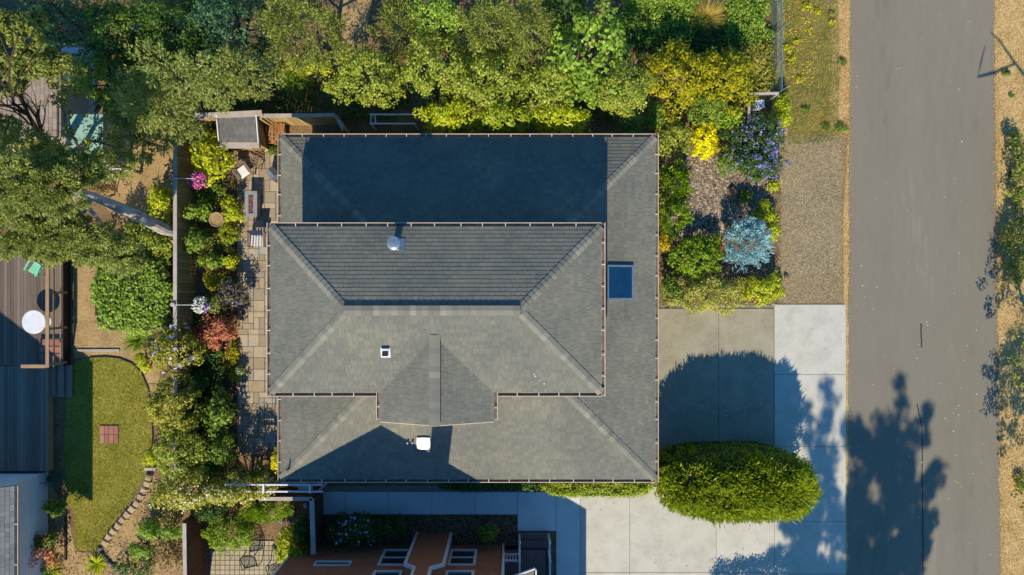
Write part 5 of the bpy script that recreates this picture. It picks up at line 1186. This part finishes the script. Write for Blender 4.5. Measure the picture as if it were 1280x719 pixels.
P = np.concatenate([scatter([W(*p) for p in q], n) for q, n in (([(829, 540), (1050, 540), (1057, 719), (730, 719), (730, 612)], 75), ([(829, 385), (1050, 385), (1050, 470), (829, 470)], 16), ([(300, 330), (346, 330), (346, 560), (300, 560)], 40))])
nP = len(P); V, F = leafquads(np.concatenate([P, np.full((nP, 1), .05)], 1), rng.normal(size=(nP, 3))*np.array([1, 1, .15]), np.array([[0, 0, 1.0]])+rng.normal(size=(nP, 3))*.15, rng.uniform(.035, .07, nP), rng.uniform(.02, .035, nP), .1)
tag(npmesh('fallen_leaves', V, F, LEAF('fallen_leaf', [(70, 52, 30), (120, 92, 50), (150, 130, 60)])), 'dry fallen leaves lying on the driveway, road and flagstones', 'leaves', kind='stuff')
for (px, py, rx, ry, lf, lb) in ((215, 690, 22, 24, 'brownt', 'straggly brown growth in the dry bed beside the lower fence'), (162, 712, 26, 12, 'deep', 'dark low growth standing in for shade by the round stones at the bottom'), (36, 712, 30, 14, 'mid', 'mixed low growth under the white house at the bottom edge'), (205, 640, 20, 12, 'olive', 'low olive growth under the cream flowered climber')):  # deep leaves near the round stones imitate shading on the bed
    plant('ground_cover', 'ground cover', lb, px, py, .5, rx, ry, lf, L=.1, k=.4, power=.7, lumps=.5, gap=.2)
# --- verge grasses
def verge(label, poly, n, h, leaf, name='dry_grass', wd=.016, lean=.8):
    V, F = grassblades(scatter([W(*p) for p in poly], n), h, wd, .006, lean); tag(npmesh(name, V, F, LM[leaf]), label, 'grass', kind='stuff')
ev = [(1244, -20), (1300, -20), (1300, 740), (1251, 740), (1247, 500), (1243, 300), (1241, 100)]
verge('dry straw grass on the verge at the right edge', ev, 30000, .07, 'dry')
verge('sparse green blades mixed in the right verge', ev, 5000, .06, 'olive')
wv = [(980, -20), (1060, -20), (1062, 60), (1063, 172), (975, 176), (980, 100)]
verge('dry straw grass on the verge left of the road at the top', wv, 20000, .07, 'dry')
for q_, n_ in (([(962, -20), (985, -20), (985, 112), (975, 150), (966, 112)], 6000), ([(980, -20), (1046, -20), (1050, 80), (1048, 150), (1040, 178), (985, 182)], 17000)):
    verge('green weeds thinning out towards the road and gravel' if n_ == 8000 else 'green weeds at the foot of the chain link fence', q_, n_, .08, 'mid')
verge('straw blades creeping over the left road edge', [(1054, -20), (1065, -20), (1066, 100), (1064, 200), (1066, 300), (1063, 380), (1062, 560), (1061, 730), (1055, 730), (1056, 380)], 3000, .05, 'dry', lean=1.0)
verge('straw blades creeping over the right road edge', [(1240, -20), (1250, -20), (1249, 200), (1250, 400), (1254, 600), (1257, 730), (1246, 730), (1242, 400), (1239, 200)], 4000, .05, 'dry', lean=1.0)
verge('thin green weeds in the verge left of the road at the top', [(980, -20), (1030, -20), (1040, 60), (1035, 165), (985, 165)], 15000, .07, 'grass', lean=.9)
verge('narrow dry grass strip between gravel and road', [(1050, 165), (1063, 165), (1064, 380), (1052, 380)], 3200, .05, 'dry')
verge('dirt coloured grass strip between driveway and road', [(1057, 380), (1061, 380), (1059, 719), (1056, 719)], 700, .04, 'dry')
verge('sparse straw blades spreading over the gravel edges', [(975, 165), (1060, 165), (1060, 235), (1040, 250), (990, 200), (980, 300), (1000, 345), (1052, 330), (1052, 381), (975, 381)], 5200, .04, 'dry')
verge('thin dry grass growing out of the gravel', [(975, 170), (1052, 170), (1052, 380), (975, 380)], 3500, .03, 'dry')
WEEDS = [(1008, 8, 6, 'topmost yellow flowered weed tuft beside the chain link fence'), (1022, 14, 5, 'yellow flowered weed tuft just right of the topmost one'), (985, 60, 6, 'yellow flowered weed tuft touching the chain link fence'),
 (990, 74, 6, 'yellow flowered weed tuft below the fence rail post'), (997, 52, 4, 'small yellow weed tuft in the middle of the top verge'), (1040, 28, 4, 'yellow weed tuft nearest the road at the top'), (1000, 100, 5, 'lowest yellow flowered weed tuft by the fence end'),
 (1052, 160, 9, 'largest green weed tuft where verge meets gravel by the road'), (1033, 160, 6, 'green weed tuft at the gravel edge left of the largest'), (1008, 137, 6, 'green weed tuft halfway between wooden frame and gravel'), (1054, 78, 6, 'green weed tuft in the dry strip at the road edge'), (1040, 17, 4, 'tiny green weed tuft near the road at the very top'),
 (1258, 92, 6, 'topmost green weed tuft on the right verge'), (1265, 120, 4, 'tiny weed tuft below the topmost on the right verge'), (1270, 170, 8, 'green weed tuft just above the right edge shrubs')]
for i, (px, py, r, lb) in enumerate(WEEDS):
    plant('weed_tuft', 'weed', lb, px, py, .18, r, r*.8, 'lime' if i < 7 else 'mid', L=.06, Wd=.03, clump=.06, lumps=.55, gap=.3, k=.6, group='weed tufts in the dry verge', flowers=(('yel', 26, .05),) if i < 7 else (), nst=2)
V = [crown_leaves((*W(random.uniform(982, 1020), random.uniform(5, 110)), .06), (.1, .1, .04), 5, .05, .045, .05, low=0) for _ in range(90)]
nn = 0; Vs = []; Fs = []
for a, b in V: Vs.append(a); Fs.append(b+nn); nn += len(a)
tag(npmesh('yellow_wildflowers', np.concatenate(Vs), np.concatenate(Fs), FM['yel']), 'scattered yellow wildflowers in the weeds beside the chain link fence', 'flowers', kind='stuff')
print('LEAVES', NLEAF)
